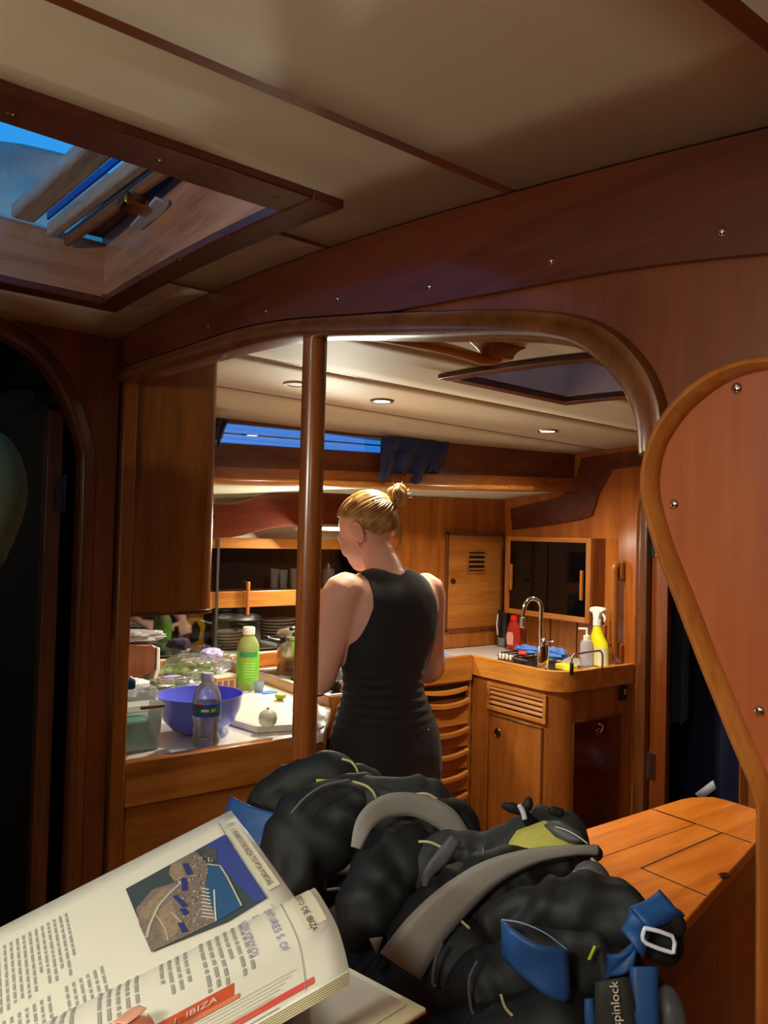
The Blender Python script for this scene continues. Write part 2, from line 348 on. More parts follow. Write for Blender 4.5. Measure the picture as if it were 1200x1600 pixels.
hg = MB(); hg.box(.425, .4415, 1.812, 1.826, 1.475, 1.552); hg.tube([(.4445, 1.818, 1.473), (.4445, 1.818, 1.554)], .0045); hg.build('hinge', mat('dark steel', srgb(70, 76, 88), .4, metal=.8), d1, bevel=.001)
# dark cabin behind it
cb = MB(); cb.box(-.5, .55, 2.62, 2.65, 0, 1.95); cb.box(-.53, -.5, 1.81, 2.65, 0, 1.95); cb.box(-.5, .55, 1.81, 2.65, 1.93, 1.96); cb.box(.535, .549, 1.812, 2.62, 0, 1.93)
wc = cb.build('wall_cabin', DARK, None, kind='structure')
# corner post by the galley counter
pz = atY(197, 605, 1.79).z
po = MB().box(.551, .584, 1.762, 1.80, 0, 1.775).build('trim_1', W_Z, None, bevel=.004, kind='structure')
# --- other saloon walls, behind and beside the camera
MB().box(-1.75, .55, -1.12, -1.08, 0, 1.62).build('wall_right', W_BULK, None, kind='structure')
MB().box(-1.75, -1.7, -1.12, 1.81, 0, 1.95).build('wall_back', W_BULK, None, kind='structure')
MB().box(.55, 4.2, -1.12, -1.08, 0, 1.62).build('wall_starboard', W_BULK, None, kind='structure')
# --- saloon hatch
hz = lambda y: ceil_z(.2, y)
sh = st('window_1')
def slab(mb, x0, x1, y0, y1, d0, d1, n=6):
    """board following the deckhead camber, from d0 below to d1 above the ceiling surface"""
    rings = []
    for k in range(n + 1):
        y = y0 + (y1 - y0) * k / n
        rings.append([(x0, y, ceil_z(x0, y) - d0), (x1, y, ceil_z(x1, y) - d0), (x1, y, ceil_z(x1, y) + d1), (x0, y, ceil_z(x0, y) + d1)])
    return mb.loft(rings)
for a in ((.415, .455, .71, 1.525), (-.39, -.35, .71, 1.525)): slab(MB(), *a, .010, .004).build('hatch_trim', W_BEAM, sh, bevel=.002)
for a in ((-.35, .415, .71, .785), (-.35, .415, 1.475, 1.525)): slab(MB(), *a, .010, .004).build('hatch_trim', W_BEAM, sh, bevel=.002)
slab(MB(), .416, .436, .765, 1.495, -.003, .12).build('hatch_coaming', W_COAM, sh)
slab(MB(), -.37, -.351, .765, 1.495, -.003, .12).build('hatch_coaming', W_COAM, sh)
W_COAX = wood('coaming teak x', srgb(130, 82, 56), srgb(176, 122, 88), 'x', .4, .2)
slab(MB(), -.37, .436, 1.476, 1.495, -.003, .105).build('hatch_coaming', W_COAX, sh)
slab(MB(), -.37, .436, .765, .784, -.003, .12).build('hatch_coaming', W_COAX, sh)
for a, b in ((15, 176), (246, 247), (432, 307), (443, 328), (356, 367), (280, 405), (216, 433), (163, 461)):
    d = ray(a, b); t = .2
    while (CAM + d * t).z < ceil_z((CAM + d * t).x, (CAM + d * t).y) - .010: t += .002
    p = CAM + d * t; MB().ell(p, (.004, .004, .002), n=10, m=6).build('screw_head', BRASS, sh)
# --- galley hatch
gh = st('window_2')
for a in ((1.265, 1.305, 1.02, 1.51), (1.715, 1.755, 1.02, 1.51)): slab(MB(), *a, .012, .004).build('hatch_trim', W_BEAM, gh, bevel=.002)
for a in ((1.305, 1.715, 1.02, 1.065), (1.305, 1.715, 1.47, 1.51)): slab(MB(), *a, .012, .004).build('hatch_trim', W_BEAM, gh, bevel=.002)
GR = mat('sky lit coaming', srgb(226, 222, 220), .5, var=.15, bscale=20)  # pale colour stands in for sky light on the wooden coaming
for a in ((1.292, 1.306, 1.05, 1.485), (1.714, 1.728, 1.05, 1.485), (1.292, 1.728, 1.051, 1.066), (1.292, 1.728, 1.469, 1.484)): slab(MB(), *a, -.005, .11).build('hatch_coaming', GR, gh)
slab(MB(), 1.28, 1.74, 1.04, 1.495, -.112, .125).build('hatch_pane', mat('grey acrylic', srgb(176, 180, 190), .25, trans=.6), gh)
# --- cabin side with window strip
CSP = [(.50, 2.50), (1.10, 2.48), (1.65, 2.43), (2.10, 2.36), (2.72, 2.24)]
def cs(x):
    for (a, b), (c, d) in zip(CSP, CSP[1:]):
        if x <= c: return b + (d - b) * (x - a) / (c - a)
    return CSP[-1][1]
zb = lambda x: 1.597 + (x - 1.1) * .03
def strip(x0, x1, lo, hi, y0, y1, n=8):
    rings = []
    for k in range(n + 1):
        x = x0 + (x1 - x0) * k / n; y = cs(x); rings.append([(x, y + y0, lo(x)), (x, y + y1, lo(x)), (x, y + y1, hi(x)), (x, y + y0, hi(x))])
    return MB().loft(rings)
zc = lambda x: ceil_z(x, cs(x)) + .01
wlo = lambda x: 1.738 + (x - 1.1) * .02; whi = lambda x: 1.812
CSW = wood('cabin side', srgb(82, 40, 18), srgb(122, 64, 28), 'x', .32, .35)
side = st('wall_outboard')
strip(.58, 2.70, lambda x: zb(x) + .02, wlo, 0, .02).build('side_panel', CSW, side)
strip(.58, 2.70, whi, zc, 0, .02).build('side_panel', CSW, side)
strip(.58, .98, wlo, whi, 0, .02).build('side_panel', CSW, side)
strip(1.90, 2.70, wlo, whi, 0, .02).build('side_panel', CSW, side)
strip(.58, 2.69, lambda x: zb(x), lambda x: zb(x) + .062, -.03, 0).build('ledge', wood('ledge', srgb(108, 56, 20), srgb(158, 92, 38), 'x', .28, .4), side, bevel=.004)
w3 = st('window_3')
strip(.98, 1.90, lambda x: wlo(x) - .0, whi, .008, .012).build('pane', PANE, w3)
strip(.98, 1.90, lambda x: wlo(x) - .001, lambda x: wlo(x) + .004, -.004, .02).build('window_frame', mat('window seal', srgb(90, 90, 130), .4), w3)
# side deck underside
def sdz(x, v):
    x_ = min(max((x - 1.0) / .6, 0), 1); a = zb(x) + .012; b = 1.535 + .065 * x_ + max(0, x - 1.6) * .006; return a + (b - a) * v
gr = [[(x, cs(x) - .005 + (2.98 - cs(x)) * v, sdz(x, v)) for v in (0, .25, .5, .75, 1)] for x in [.58 + (2.70 - .58) * k / 14 for k in range(15)]]
MB().grid(gr).build('side_deck_lining', CREAM, side, solid=.01)
MB().grid([[(x, y, 1.655) for y in (2.62, 3.19)] for x in (.5, 2.75)]).build('side_deck', DARK, side, solid=.01)
MB().box(.56, 2.7, 2.96, 2.98, .95, 1.62).build('hull_lining', CREAM, side)
MB().box(.56, 2.75, 3.16, 3.19, 0, 1.66).build('hull_side', DARK, side)
MB().box(2.701, 2.72, 2.64, 3.16, 0, 1.66).build('hull_end', DARK, side); MB().box(.56, .579, 2.6, 3.16, 0, 1.66).build('hull_end', DARK, side)
MB().box(2.02, 2.70, 2.955, 2.97, .9, 1.62).build('liner_end', DARK, side)
# valance with light strip gap
vp = lambda L: [(p.x, p.z) for p in [atY(a, b, 2.74) for a, b in L]]
vb = vp([(330, 786), (362, 787), (380, 783), (400, 776), (425, 770), (450, 767), (480, 766), (530, 767), (610, 770), (640, 842), (560, 822), (505, 820), (450, 822), (425, 825), (400, 831), (380, 837), (362, 840), (330, 842)])
MB().prism(vb, 'Y', 2.74, 2.765).build('trim_2', W_RED, None, bevel=.003, kind='structure')
MB().box(1.30, 2.1, 2.85, 2.86, 1.38, 1.47).build('trim_3', CREAM, None, kind='structure')
# aft bulkhead with doorway
XA = 2.68
ad = [(p.y, p.z) for p in [atX(a, b, XA) for a, b in [(1009, 1000), (1009, 850), (1010, 815), (1015, 790), (1024, 770)]]]
yd0, yd1 = 1.475, ad[0][0]
pl = [(-1.1, 0), (yd0, 0), (yd0, 1.58), (yd0 + .06, 1.66), (yd1 - .18, 1.69), (yd1 - .05, 1.655), (yd1 - .01, 1.60), (yd1, 1.52), (yd1, 0), (2.70, 0), (2.70, 1.72), (2.26, 1.86)] + [(y, ceil_z(XA, y) + .01) for y in (2.2, 2.0, 1.8, 1.5, 1.2, .9, .6, .3, 0, -.5, -1.1)]
aft = st('wall_aft')
MB().prism(pl, 'X', XA, XA + .02).build('aft_panel', wood('aft veneer', srgb(146, 74, 22), srgb(192, 112, 44), 'z', .3, .35, .6), aft)
ac = smoothpath([(yd1, 0, 0), (yd1, .8, 0), (yd1, 1.45, 0), (yd1 - .008, 1.58, 0), (yd1 - .05, 1.655, 0), (yd1 - .18, 1.69, 0), (yd0 + .06, 1.66, 0), (yd0, 1.58, 0), (yd0, 1.4, 0), (yd0, 0, 0)], 5)
rings = []
for i, p in enumerate(ac):
    t = (ac[min(i + 1, len(ac) - 1)] - ac[max(i - 1, 0)]).normalized(); nn = Vector((t.y, -t.x, 0))
    rings.append([(XA - h, p.x + nn.x * s, p.y + nn.y * s) for s, h in ((-.004, -.03), (-.004, .006), (.01, .016), (.035, .016), (.046, .006), (.046, -.005))])
MB().loft(rings).build('doorway_molding', W_TRIM, aft, smooth=.9)
MB().box(XA - .015, XA + .0, 1.40, 1.475, 0, 1.2).build('door_post', W_Z, aft, bevel=.004)
# second veneer curve on the aft bulkhead under the ledge end
kn = [(p.y, p.z) for p in [atX(a, b, XA - .012) for a, b in [(800, 828), (870, 818), (905, 812), (925, 805), (935, 770), (955, 735), (1003, 728), (1003, 703), (908, 716), (897, 760), (870, 778), (797, 795)]]]
MB().prism(kn, 'X', XA - .012, XA).build('knee_panel', W_RED, aft, bevel=.002)
d2 = st('door_2', (2.72, 1.87, 0))
MB().box(2.703, 2.735, 1.45, 1.87, .02, 1.6).v if False else None
MB().box(2.705, 2.735, 1.795, 1.868, .02, 1.60).build('door_stile', W_ZD, d2, bevel=.003)
MB().box(2.71, 2.73, 1.868, 1.874, .02, 1.60).build('door_edge', W_Z, d2)
hg = MB(); hg.box(2.700, 2.7048, 1.835, 1.868, .50, .60); hg.tube([(2.70, 1.873, .498), (2.70, 1.873, .602)], .006); hg.build('hinge', STEEL, d2)
hg = MB(); hg.box(2.700, 2.7048, 1.835, 1.868, 1.38, 1.47); hg.tube([(2.70, 1.873, 1.378), (2.70, 1.873, 1.472)], .006); hg.build('hinge', STEELD, d2)
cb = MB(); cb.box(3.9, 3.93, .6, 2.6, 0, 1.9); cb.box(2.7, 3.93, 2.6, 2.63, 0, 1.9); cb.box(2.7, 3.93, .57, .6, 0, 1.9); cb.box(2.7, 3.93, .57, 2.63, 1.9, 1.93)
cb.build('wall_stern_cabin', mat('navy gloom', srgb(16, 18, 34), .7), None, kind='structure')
# overhead rail in the galley
gp = smoothpath([(.80, 1.165, 1.80), (.95, 1.15, 1.812), (1.10, 1.135, 1.806), (1.16, 1.13, 1.795)], 5)
# ================================================================ GALLEY JOINERY
def T(name, loc, label, cat, group=None): return empty(name, loc, label, cat, group)
# pole
_a = atX(493, 560, .562); _b = atX(474, 1150, .562); p0 = Vector((.562, (_a.y + _b.y) / 2, 0))

pole = T('support_pole', p0, 'round varnished wooden pole standing under the arch just left of the woman', 'pole')
MB().lathe([(.0, 0), (.0172, 0), (.0172, 1.722), (0, 1.722)], (p0.x, p0.y, 0), n=32).build('shaft', wood('pole wood', srgb(104, 48, 18), srgb(168, 94, 40), 'z', .22, .6), pole)
MB().lathe([(.0172, 0), (.026, 0), (.024, .02), (.0172, .026)], (p0.x, p0.y, 0), n=32).build('foot_collar', W_TRIM, pole)
# front counter (peninsula)
pen = T('galley_cabinet', (.85, 2.2, 0), 'varnished wooden galley counter base with plank fascia, left of the pole', 'cabinet')
base = [(.586, 1.80), (1.11, 1.80), (1.29, 2.03), (1.29, 2.80), (.586, 2.80)]
MB().prism(base, 'Z', .0, .875).build('body', W_X, pen)
MB().box(.585, 1.060, 1.768, 1.80, .803, .906).build('fascia', W_X, pen, bevel=.004)
MB().box(1.061, 1.12, 1.774, 1.80, .8, .875).build('fascia_end', W_XD, pen)
top = [(.586, 1.801), (1.0605, 1.801), (1.0605, 1.775), (1.0955, 1.775), (1.125, 1.785), (1.30, 2.025), (1.30, 2.775), (.586, 2.775)]
ct = MB().prism(top, 'Z', .8765, .9).build('countertop', WHITE, None, bevel=.003, label='white laminate countertop on the galley counter', category='countertop')
for a in ((.63, 1.95, .60), (.86, 1.95, .60)): pass
SEAM = mat('lid seam', srgb(60, 58, 66), .6)
MB().box(.66, 1.02, 2.26, 2.266, .8985, .9012).build('lid_seam', SEAM, ct); MB().box(.66, .666, 1.86, 2.26, .8985, .9012).build('lid_seam', SEAM, ct); MB().box(.835, .841, 1.84, 2.26, .8985, .9012).build('lid_seam', SEAM, ct)
MB().box(.70, .735, 2.095, 2.105, .9, .9014).build('lid_pull', SEAM, ct); MB().box(.805, .84, 1.90, 1.91, .9, .9014).build('lid_pull', SEAM, ct)
fd = MB().box(.586, 1.94, 2.778, 2.80, .9, .955).build('back_fiddle', W_X, None, bevel=.003, label='long orange wooden fiddle rail along the back of the counter', category='rail')
MB().box(.62, 1.92, 2.7795, 2.7985, .955, .958).build('fiddle_cap', CREAM, fd)
# upper cabinet hanging left of the pole
uc = T('upper_cabinet', (.69, 1.95, 1.24), 'tall brown wooden cupboard with a rounded edge hanging above the left counter', 'cabinet')
zz = lambda x, y: ceil_z(x, y) - .002
ol = [(.590, 1.782), (.755, 1.782), (.777, 1.786), (.790, 1.797), (.797, 1.815), (.798, 1.84), (.798, 2.40), (.590, 2.40)]
W_UC = wood('cupboard veneer', srgb(112, 62, 20), srgb(160, 98, 38), 'z', .26, .45, .6)
MB().loft([[(x, y, 1.243) for x, y in ol], [(x, y, zz(x, y)) for x, y in ol]]).build('carcass', W_UC, uc)
MB().loft([[(x + (.003 if x > .7 else -.002), y - .003, 1.236) for x, y in ol], [(x + (.003 if x > .7 else -.002), y - .003, 1.246) for x, y in ol]]).build('bottom_rail', W_TRIM, uc, bevel=.001)
# back lockers
lk = T('back_locker', (1.25, 2.98, .9), 'long wooden locker with smoked glass sliding doors behind the counter', 'cabinet')
YL = 2.82
MB().box(.59, 2.02, YL, YL + .03, 1.37, 1.412).build('top_rail', W_X, lk, bevel=.003)
MB().box(.59, 2.02, YL, YL + .13, 1.135, 1.20).build('middle_shelf', W_X, lk, bevel=.003)
MB().box(.59, 2.02, YL + .02, YL + .13, .90, .962).build('bottom_rail', W_XD, lk, bevel=.002)
MB().box(.59, 2.02, YL + .131, YL + .136, .9, 1.41).build('back_board', DARK, lk)
MB().box(1.262, 1.272, YL - .004, YL + .025, .956, 1.41).build('divider', STEELD, lk)
MB().box(1.95, 2.02, YL - .002, YL + .03, .956, 1.37).build('stile', W_Z, lk)
for a, b, z0, z1 in ((.60, 1.262, 1.20, 1.37), (1.273, 1.95, 1.20, 1.37), (.60, 1.262, .962, 1.135), (1.273, 1.95, .962, 1.135)):
    MB().box(a, b, YL + .004, YL + .008, z0, z1).build('glass_door', PANED, lk)
MB().box(1.388, 1.402, YL - .018, YL - .004, 1.104, 1.238).build('door_handle', W_Z, lk, bevel=.004)
# drinks glasses, jar, plates in the locker
gl = mat('glassware', (.9, .92, .92, 1), .05, trans=.85, ior=1.3)
def tumbler(x, z, r, h, lab, grp):
    MB().lathe([(0, 0), (r * .8, 0), (r, h), (r * .9, h), (r * .72, .006), (0, .006)], (x, YL + .05, z), 20).build('tumbler', gl, None, label=lab, category='glass', group=grp)
for i, (px, py) in enumerate([(428, 925), (442, 925), (459, 925), (476, 925)]):
    p = atY(px, py, YL + .05); tumbler(p.x, 1.2005, .019, .085 - .005 * (i % 2), ('leftmost', 'second from left', 'third from left', 'rightmost')[i] + ' drinking glass behind smoked glass on the upper locker shelf', 'glasses on the locker shelf')
p = atY(512, 925, YL + .06)
jr = T('storage_jar', (p.x, p.y, 1.2), 'grey clip-top jar on the locker shelf right of the pole', 'jar')
MB().lathe([(0, 0), (.026, 0), (.028, .01), (.028, .075), (.022, .085), (0, .085)], (p.x, p.y, 1.2005), 20).build('jar_body', mat('frosted jar', srgb(120, 118, 122), .3), jr)
MB().lathe([(0, 0), (.024, 0), (.024, .014), (.006, .018), (.006, .026), (0, .028)], (p.x, p.y, 1.286), 20).build('jar_lid', STEEL, jr)
NTH = ['lowest', 'second from the bottom', 'third from the bottom', 'fourth from the bottom', 'fifth from the bottom', 'sixth from the bottom', 'seventh from the bottom', 'eighth from the bottom']
def ORD(k, n): return 'topmost' if k == n - 1 else NTH[k]
PL = mat('stoneware', srgb(236, 228, 222), .3, coat=.3)
def plate_pile(x, n, r, lab, grp):
    for k in range(n):
        MB().lathe([(0, 0), (r * .6, 0), (r, .009), (r, .011), (r * .6, .003), (0, .003)], (x, YL + .072, .9635 + k * .0125), 24, sy=.7).build('plate', PL, None, label=(lab % ORD(k, n)), category='plate', group=grp)
plate_pile(1.36, 6, .065, 'off-white plate, %s of the left pile in the lower locker', 'left plate pile in the lower locker')
plate_pile(1.585, 9, .082, 'off-white plate, %s of the tall right pile in the lower locker', 'right plate pile in the lower locker')
p = atY(305, 990, YL + .06)
yp = MB()
rings = []
for k in range(7):
    z = .964 + .15 * k / 6; wd = .035 + .004 * math.sin(k * 2); dp = .018 * (1 - (k / 6) ** 3) + .002
    rings.append([(p.x + wd * math.cos(a) + .004 * math.sin(5 * a + k), p.y + dp * math.sin(a), z) for a in [2 * math.pi * j / 16 for j in range(16)]])
yp.loft(rings)
MB_Y = mat('yellow foil', srgb(206, 158, 24), .3, coat=.5)
ypo = yp.build('food_packet', MB_Y, None, label='yellow foil food packet behind the smoked glass under the cupboard', category='packet')
MB().prism([(p.x - .028, 1.0), (p.x + .005, 1.01), (p.x + .012, 1.055), (p.x - .006, 1.085), (p.x - .030, 1.06)], 'Y', p.y - .024, p.y - .019).build('front_print', BLKPL, ypo)
# wooden box with plastic bag at the left back
bx = T('wooden_box', (.86, 2.70, .9), 'small brown wooden box at the left back of the white counter', 'box')
q = [atY(a, b, 2.62) for a, b in ((188, 1068), (236, 1052), (243, 1045), (244, 1012), (238, 1007), (188, 1007))]
zs = min(v.z for v in q); MB().prism([(v.x, max(v.z, .902)) for v in q], 'Y', 2.62, 2.74).build('box_body', W_ZD, bx, bevel=.004)
q2 = [(v.x + .006, v.z) for v in q[1:5]]; MB().prism([(q[1].x + .0, .902), (q[1].x + .016, .902), (q[2].x + .014, q[2].z), (q[3].x + .012, q[3].z), (q[3].x + .002, q[3].z), (q[2].x + .002, q[2].z)], 'Y', 2.615, 2.745).build('edge_strip', WHITE, bx, bevel=.002)
# gimballed stove
sv = T('galley_stove', (1.62, 2.4, 0), 'narrow steel gas cooker recessed behind wooden fiddle boards, in front of the woman', 'stove')
MB().box(1.345, 1.64, 2.09, 2.69, .25, .872).build('oven_body', STEELD, sv, bevel=.006)
MB().box(1.345, 1.64, 2.09, 2.69, .872, .880).build('hob_top', STEEL, sv, bevel=.003)
for bx_, by_ in ((1.49, 2.24), (1.50, 2.54)):
    MB().lathe([(0, 0), (.045, 0), (.045, .012), (.03, .016), (0, .016)], (bx_, by_, .88), 18).build('burner', BLKPL, sv)
for x in (1.36, 1.625): MB().tube([(x, 2.10, .905), (x, 2.69, .905)], .005).build('hob_rail', STEEL, sv)
for y in (2.10, 2.69): MB().tube([(1.36, y, .905), (1.625, y, .905)], .005).build('hob_rail', STEEL, sv)
fb = T('stove_surround', (1.31, 2.4, .8), 'wooden fiddle board frame between the white counter and the cooker', 'frame')
MB().box(1.302, 1.326, 2.045, 2.775, .80, .932).build('side_board', W_Y, fb, bevel=.003)
MB().box(1.326, 1.66, 2.045, 2.068, .84, .932).build('front_board', W_X, fb, bevel=.003)
MB().box(1.304, 1.324, 2.05, 2.76, .932, .9345).build('side_strip', STEEL, fb); MB().box(1.326, 1.655, 2.05, 2.064, .932, .9345).build('front_strip', STEEL, fb)
MB().box(1.327, 1.66, 2.70, 2.775, .80, .90).build('back_board', W_X, fb); MB().box(1.645, 1.66, 2.07, 2.70, .84, .90).build('side_board', W_Y, fb)
mc = T('middle_cabinet', (1.8, 2.6, 0), 'plain wooden cabinet between the cooker and the drawer stack, behind the woman', 'cabinet')
MB().box(1.665, 1.925, 2.40, 2.775, 0, .895).build('body', W_Z, mc); MB().box(1.665, 1.925, 2.385, 2.775, .896, .93).build('worktop', WHITE, mc)
# pressure cooker on the hob
p = Vector((1.50, 2.54, .911))
pc = T('pressure_cooker', p, 'steel pressure cooker with black side handle on the cooker, just left of the pole', 'pot')
MB().lathe([(0, 0), (.095, 0), (.1, .006), (.1, .13), (.104, .134), (.104, .14), (.096, .14), (.094, .01), (0, .01)], p, 36).build('pot_body', mat('pot steel', srgb(176, 160, 130), .22, metal=.9), pc)
MB().lathe([(.106, .141), (.107, .148), (.098, .158), (.06, .168), (0, .172)], p, 36).build('pot_lid', STEEL, pc)
MB().lathe([(0, .172), (.03, .172), (.034, .18), (.028, .196), (0, .2)], p, 20).build('lid_knob', BLKPL, pc)
MB().tube(smoothpath([(p.x - .09, p.y - .01, p.z + .125), (p.x - .13, p.y - .015, p.z + .13), (p.x - .17, p.y - .02, p.z + .142)], 3), [.014] * 6 + [.017], flat=.6).build('side_handle', BLKPL, pc)
MB().tube([(p.x - .02, p.y - .03, p.z + .176), (p.x - .09, p.y - .06, p.z + .176)], .011, flat=.7).build('lid_handle', BLKPL, pc)
# frying pan in front of the woman
p = Vector((1.50, 2.235, .911))
fp = T('frying_pan', p, 'black frying pan on the cooker, hidden in front of the woman', 'pan')
MB().lathe([(0, 0), (.09, 0), (.115, .035), (.118, .035), (.118, .038), (.112, .037), (.088, .005), (0, .005)], p, 32).build('pan_body', BLKPL, fp)
# ---------------- drawers unit
du = T('drawer_unit', (2.05, 2.5, 0), 'wooden drawer stack with curved finger pulls behind the woman, left of the sink unit', 'cabinet')
YD = 2.40
MB().box(1.93, 2.228, YD + .004, 2.665, 0, .875).build('carcass', W_Z, du)
MB().box(1.93, 2.2195, YD - .02, YD + .006, .842, .947).build('fascia', W_X, du, bevel=.004)
MB().box(1.93, 1.962, YD - .006, YD + .004, 0, .842).build('stile', W_Z, du, bevel=.002); MB().box(2.212, 2.228, YD - .006, YD + .004, 0, .842).build('stile', W_Z, du, bevel=.002)
zs = [(.835, .665), (.655, .575), (.565, .485), (.475, .395), (.385, .305), (.295, .1)]
for i, (z1, z0) in enumerate(zs):
    d = MB().box(1.966, 2.208, YD - .012, YD + .002, z0, z1 - (.085 if i == 0 else .022)).build('drawer', W_X, du, bevel=.002)
    # curved pull lip bulging outward
    rr = []
    for k in range(9):
        x = 1.966 + (2.208 - 1.966) * k / 8; c = .012 * (1 - ((k - 4) / 4) ** 2); zt = z1 - (.062 if i == 0 else 0)
        rr.append([(x, YD - .012 - c, zt - .024 - c), (x, YD - .022 - c, zt - .018 - c), (x, YD - .022 - c, zt - .004 - c), (x, YD - .008 - c, zt - c), (x, YD - .004, zt - .02)])
    MB().loft(rr).build('pull_lip', W_X, d)
MB().box(1.972, 2.202, YD - .003, YD + .002, .774, .83).build('drawer_recess', DARK, du)
rr = []
for k in range(9):
    x = 1.972 + .23 * k / 8; c = .01 * (1 - ((k - 4) / 4) ** 2)
    rr.append([(x, YD - .008 - c, .803 - c), (x, YD - .014 - c, .806 - c), (x, YD - .012 - c, .820 - c), (x, YD - .004, .822 - c)])
MB().loft(rr).build('grab_bar', W_X, du)
MB().box(1.93, 2.245, YD + .007, 2.665, .876, .93).build('worktop', WHITE, du)
p = atY(640, 1043, YD - .03); 
MB().ell((1.945, YD - .034, .91), (.012, .012, .007)).build('catch', CHROME, du)
# ---------------- sink unit with rounded corner
sk = T('sink_cabinet', (2.45, 2.15, 0), 'wooden sink cabinet with rounded corner and louvred vent at the back of the galley', 'cabinet')
XS, YS, R_ = 2.235, 1.935, .085
def outline(off, x1=2.672, y1=2.40):
    pts = [(x1, y1), (XS - off, y1)]
    for k in range(9):
        a = math.pi + (math.pi / 2) * k / 8; r = R_ + off; pts.append((XS + R_ + r * math.cos(a), YS + R_ + r * math.sin(a)))
    pts.append((x1, YS - off)); return pts
MB().prism(outline(0), 'Z', 0, .868).build('carcass', W_Z, sk, smooth=.5)
W_FX = wood('fascia wood', srgb(168, 98, 30), srgb(214, 142, 60), 'y', .26, .45)
o1 = outline(.014); o0 = outline(-.006)
mbf = MB(); rings = [[(a[0], a[1], .868), (a[0], a[1], .943), (a[0] + (b[0] - a[0]) * .3, a[1] + (b[1] - a[1]) * .3, .947), (b[0], b[1], .945), (b[0], b[1], .868)] for a, b in zip(o1[1:], o0[1:])]
mbf.loft(rings).build('fascia', W_FX, sk, smooth=.9)
MB().prism(outline(-.007), 'Z', .869, .928).build('worktop', WHITE, sk, smooth=.5)
# steel sink
MB().prism([(x, y) for x, y in [(2.27, 2.0), (2.27, 2.33), (2.50, 2.33), (2.50, 2.0)]], 'Z', .928, .932).build('sink_rim', STEEL, sk, bevel=.002)
MB().box(2.2465, 2.672, 2.4015, 2.665, 0, .928).build('corner_worktop', WHITE, sk)
MB().box(2.29, 2.48, 2.02, 2.31, .9322, .9326).build('sink_bowl', STEELD, sk)
# front louvred vent
v = T('x', (0, 0, 0), None, None) if False else None
vf = MB().box(XS - .010, XS - .0005, 1.985, 2.30, .742, .760); vf.box(XS - .010, XS - .0005, 1.985, 2.30, .838, .852); vf.box(XS - .010, XS - .0005, 1.985, 2.0, .76, .838); vf.box(XS - .010, XS - .0005, 2.285, 2.30, .76, .838)
vent = vf.build('vent_frame', W_Y, sk, bevel=.0015)
MB().box(XS - .002, XS - .0003, 2.0, 2.285, .76, .838).build('vent_back', DARK, vent)
for k in range(4):
    z = .768 + k * .019; MB().hexa([(XS - .009, 2.0, z), (XS - .002, 2.0, z + .008), (XS - .002, 2.285, z + .008), (XS - .009, 2.285, z), (XS - .009, 2.0, z + .005), (XS - .002, 2.0, z + .013), (XS - .002, 2.285, z + .013), (XS - .009, 2.285, z + .005)]).build('slat', W_Y, vent)
# front door
dr = MB().box(XS - .006, XS + .002, 2.005, 2.285, .12, .722).build('cupboard_door', W_Z, sk, bevel=.002)
for a in ((2.001, 2.009, .12, .726), (2.281, 2.289, .12, .726)): MB().box(XS - .009, XS, *a).build('door_beading', W_TRIM, dr, bevel=.0015)
MB().box(XS - .009, XS, 2.001, 2.289, .720, .728).build('door_beading', W_TRIM, dr, bevel=.0015)
p = atX(777, 1145, XS - .007)
def ringpull(c, ax, R, par, nm='ring_pull'):
    mb = MB(); rr = []
    for k in range(20):
        a = 2 * math.pi * k / 20; q = []
        for j in range(8):
            b = 2 * math.pi * j / 8; r = R + .003 * math.cos(b); h = .003 * math.sin(b)
            q.append((c[0] + h, c[1] + r * math.cos(a), c[2] + r * math.sin(a)) if ax == 'X' else (c[0] + r * math.cos(a), c[1] + h, c[2] + r * math.sin(a)))
        rr.append(q)
    mb.loft(rr, closed=True, cap=False).build(nm, BRASS, par)
    m2 = MB(); poly = [(R * .9 * math.cos(2 * math.pi * k / 16), R * .9 * math.sin(2 * math.pi * k / 16)) for k in range(16)]
    if ax == 'X': m2.prism([(c[1] + a, c[2] + b) for a, b in poly], 'X', c[0] - .001, c[0] + .001)
    else: m2.prism([(c[0] + a, c[2] + b) for a, b in poly], 'Y', c[1] - .001, c[1] + .001)
    m2.build('finger_hole', DARK, par)
ringpull((XS - .007, p.y, p.z), 'X', .016, dr)
# side door, dark red
sd = MB().box(2.325, 2.605, YS - .005, YS + .002, .10, .745).build('side_door', W_RED, sk, bevel=.002)
for a in ((2.319, 2.327, .1, .75), (2.604, 2.612, .1, .75)): MB().box(a[0], a[1], YS - .008, YS, a[2], a[3]).build('door_beading', W_TRIM, sd, bevel=.0015)
MB().box(2.319, 2.612, YS - .008, YS, .745, .753).build('door_beading', W_TRIM, sd, bevel=.0015)
p = atY(936, 1144, YS - .006); ringpull((p.x, YS - .006, p.z), 'Y', .014, sd)
MB().tube(smoothpath([(p.x - .012, YS - .012, p.z + .035), (p.x + .002, YS - .022, p.z + .028), (p.x + .004, YS - .014, p.z + .006), (p.x, YS - .008, p.z)], 4), .003, n=6).build('hook', CHROME, sd)
p = atY(972, 1081, YS - .002)
so = T('switch_plate', (p.x, YS - .004, p.z), 'small black switch plate on the sink cabinet side below the counter edge', 'switch')
MB().box(p.x - .022, p.x + .022, YS - .010, YS - .0005, p.z - .033, p.z + .033).build('plate', BLKPL, so, bevel=.003)
MB().box(p.x - .002, p.x + .012, YS - .016, YS - .010, p.z - .010, p.z + .012).build('toggle', STEEL, so, bevel=.003)
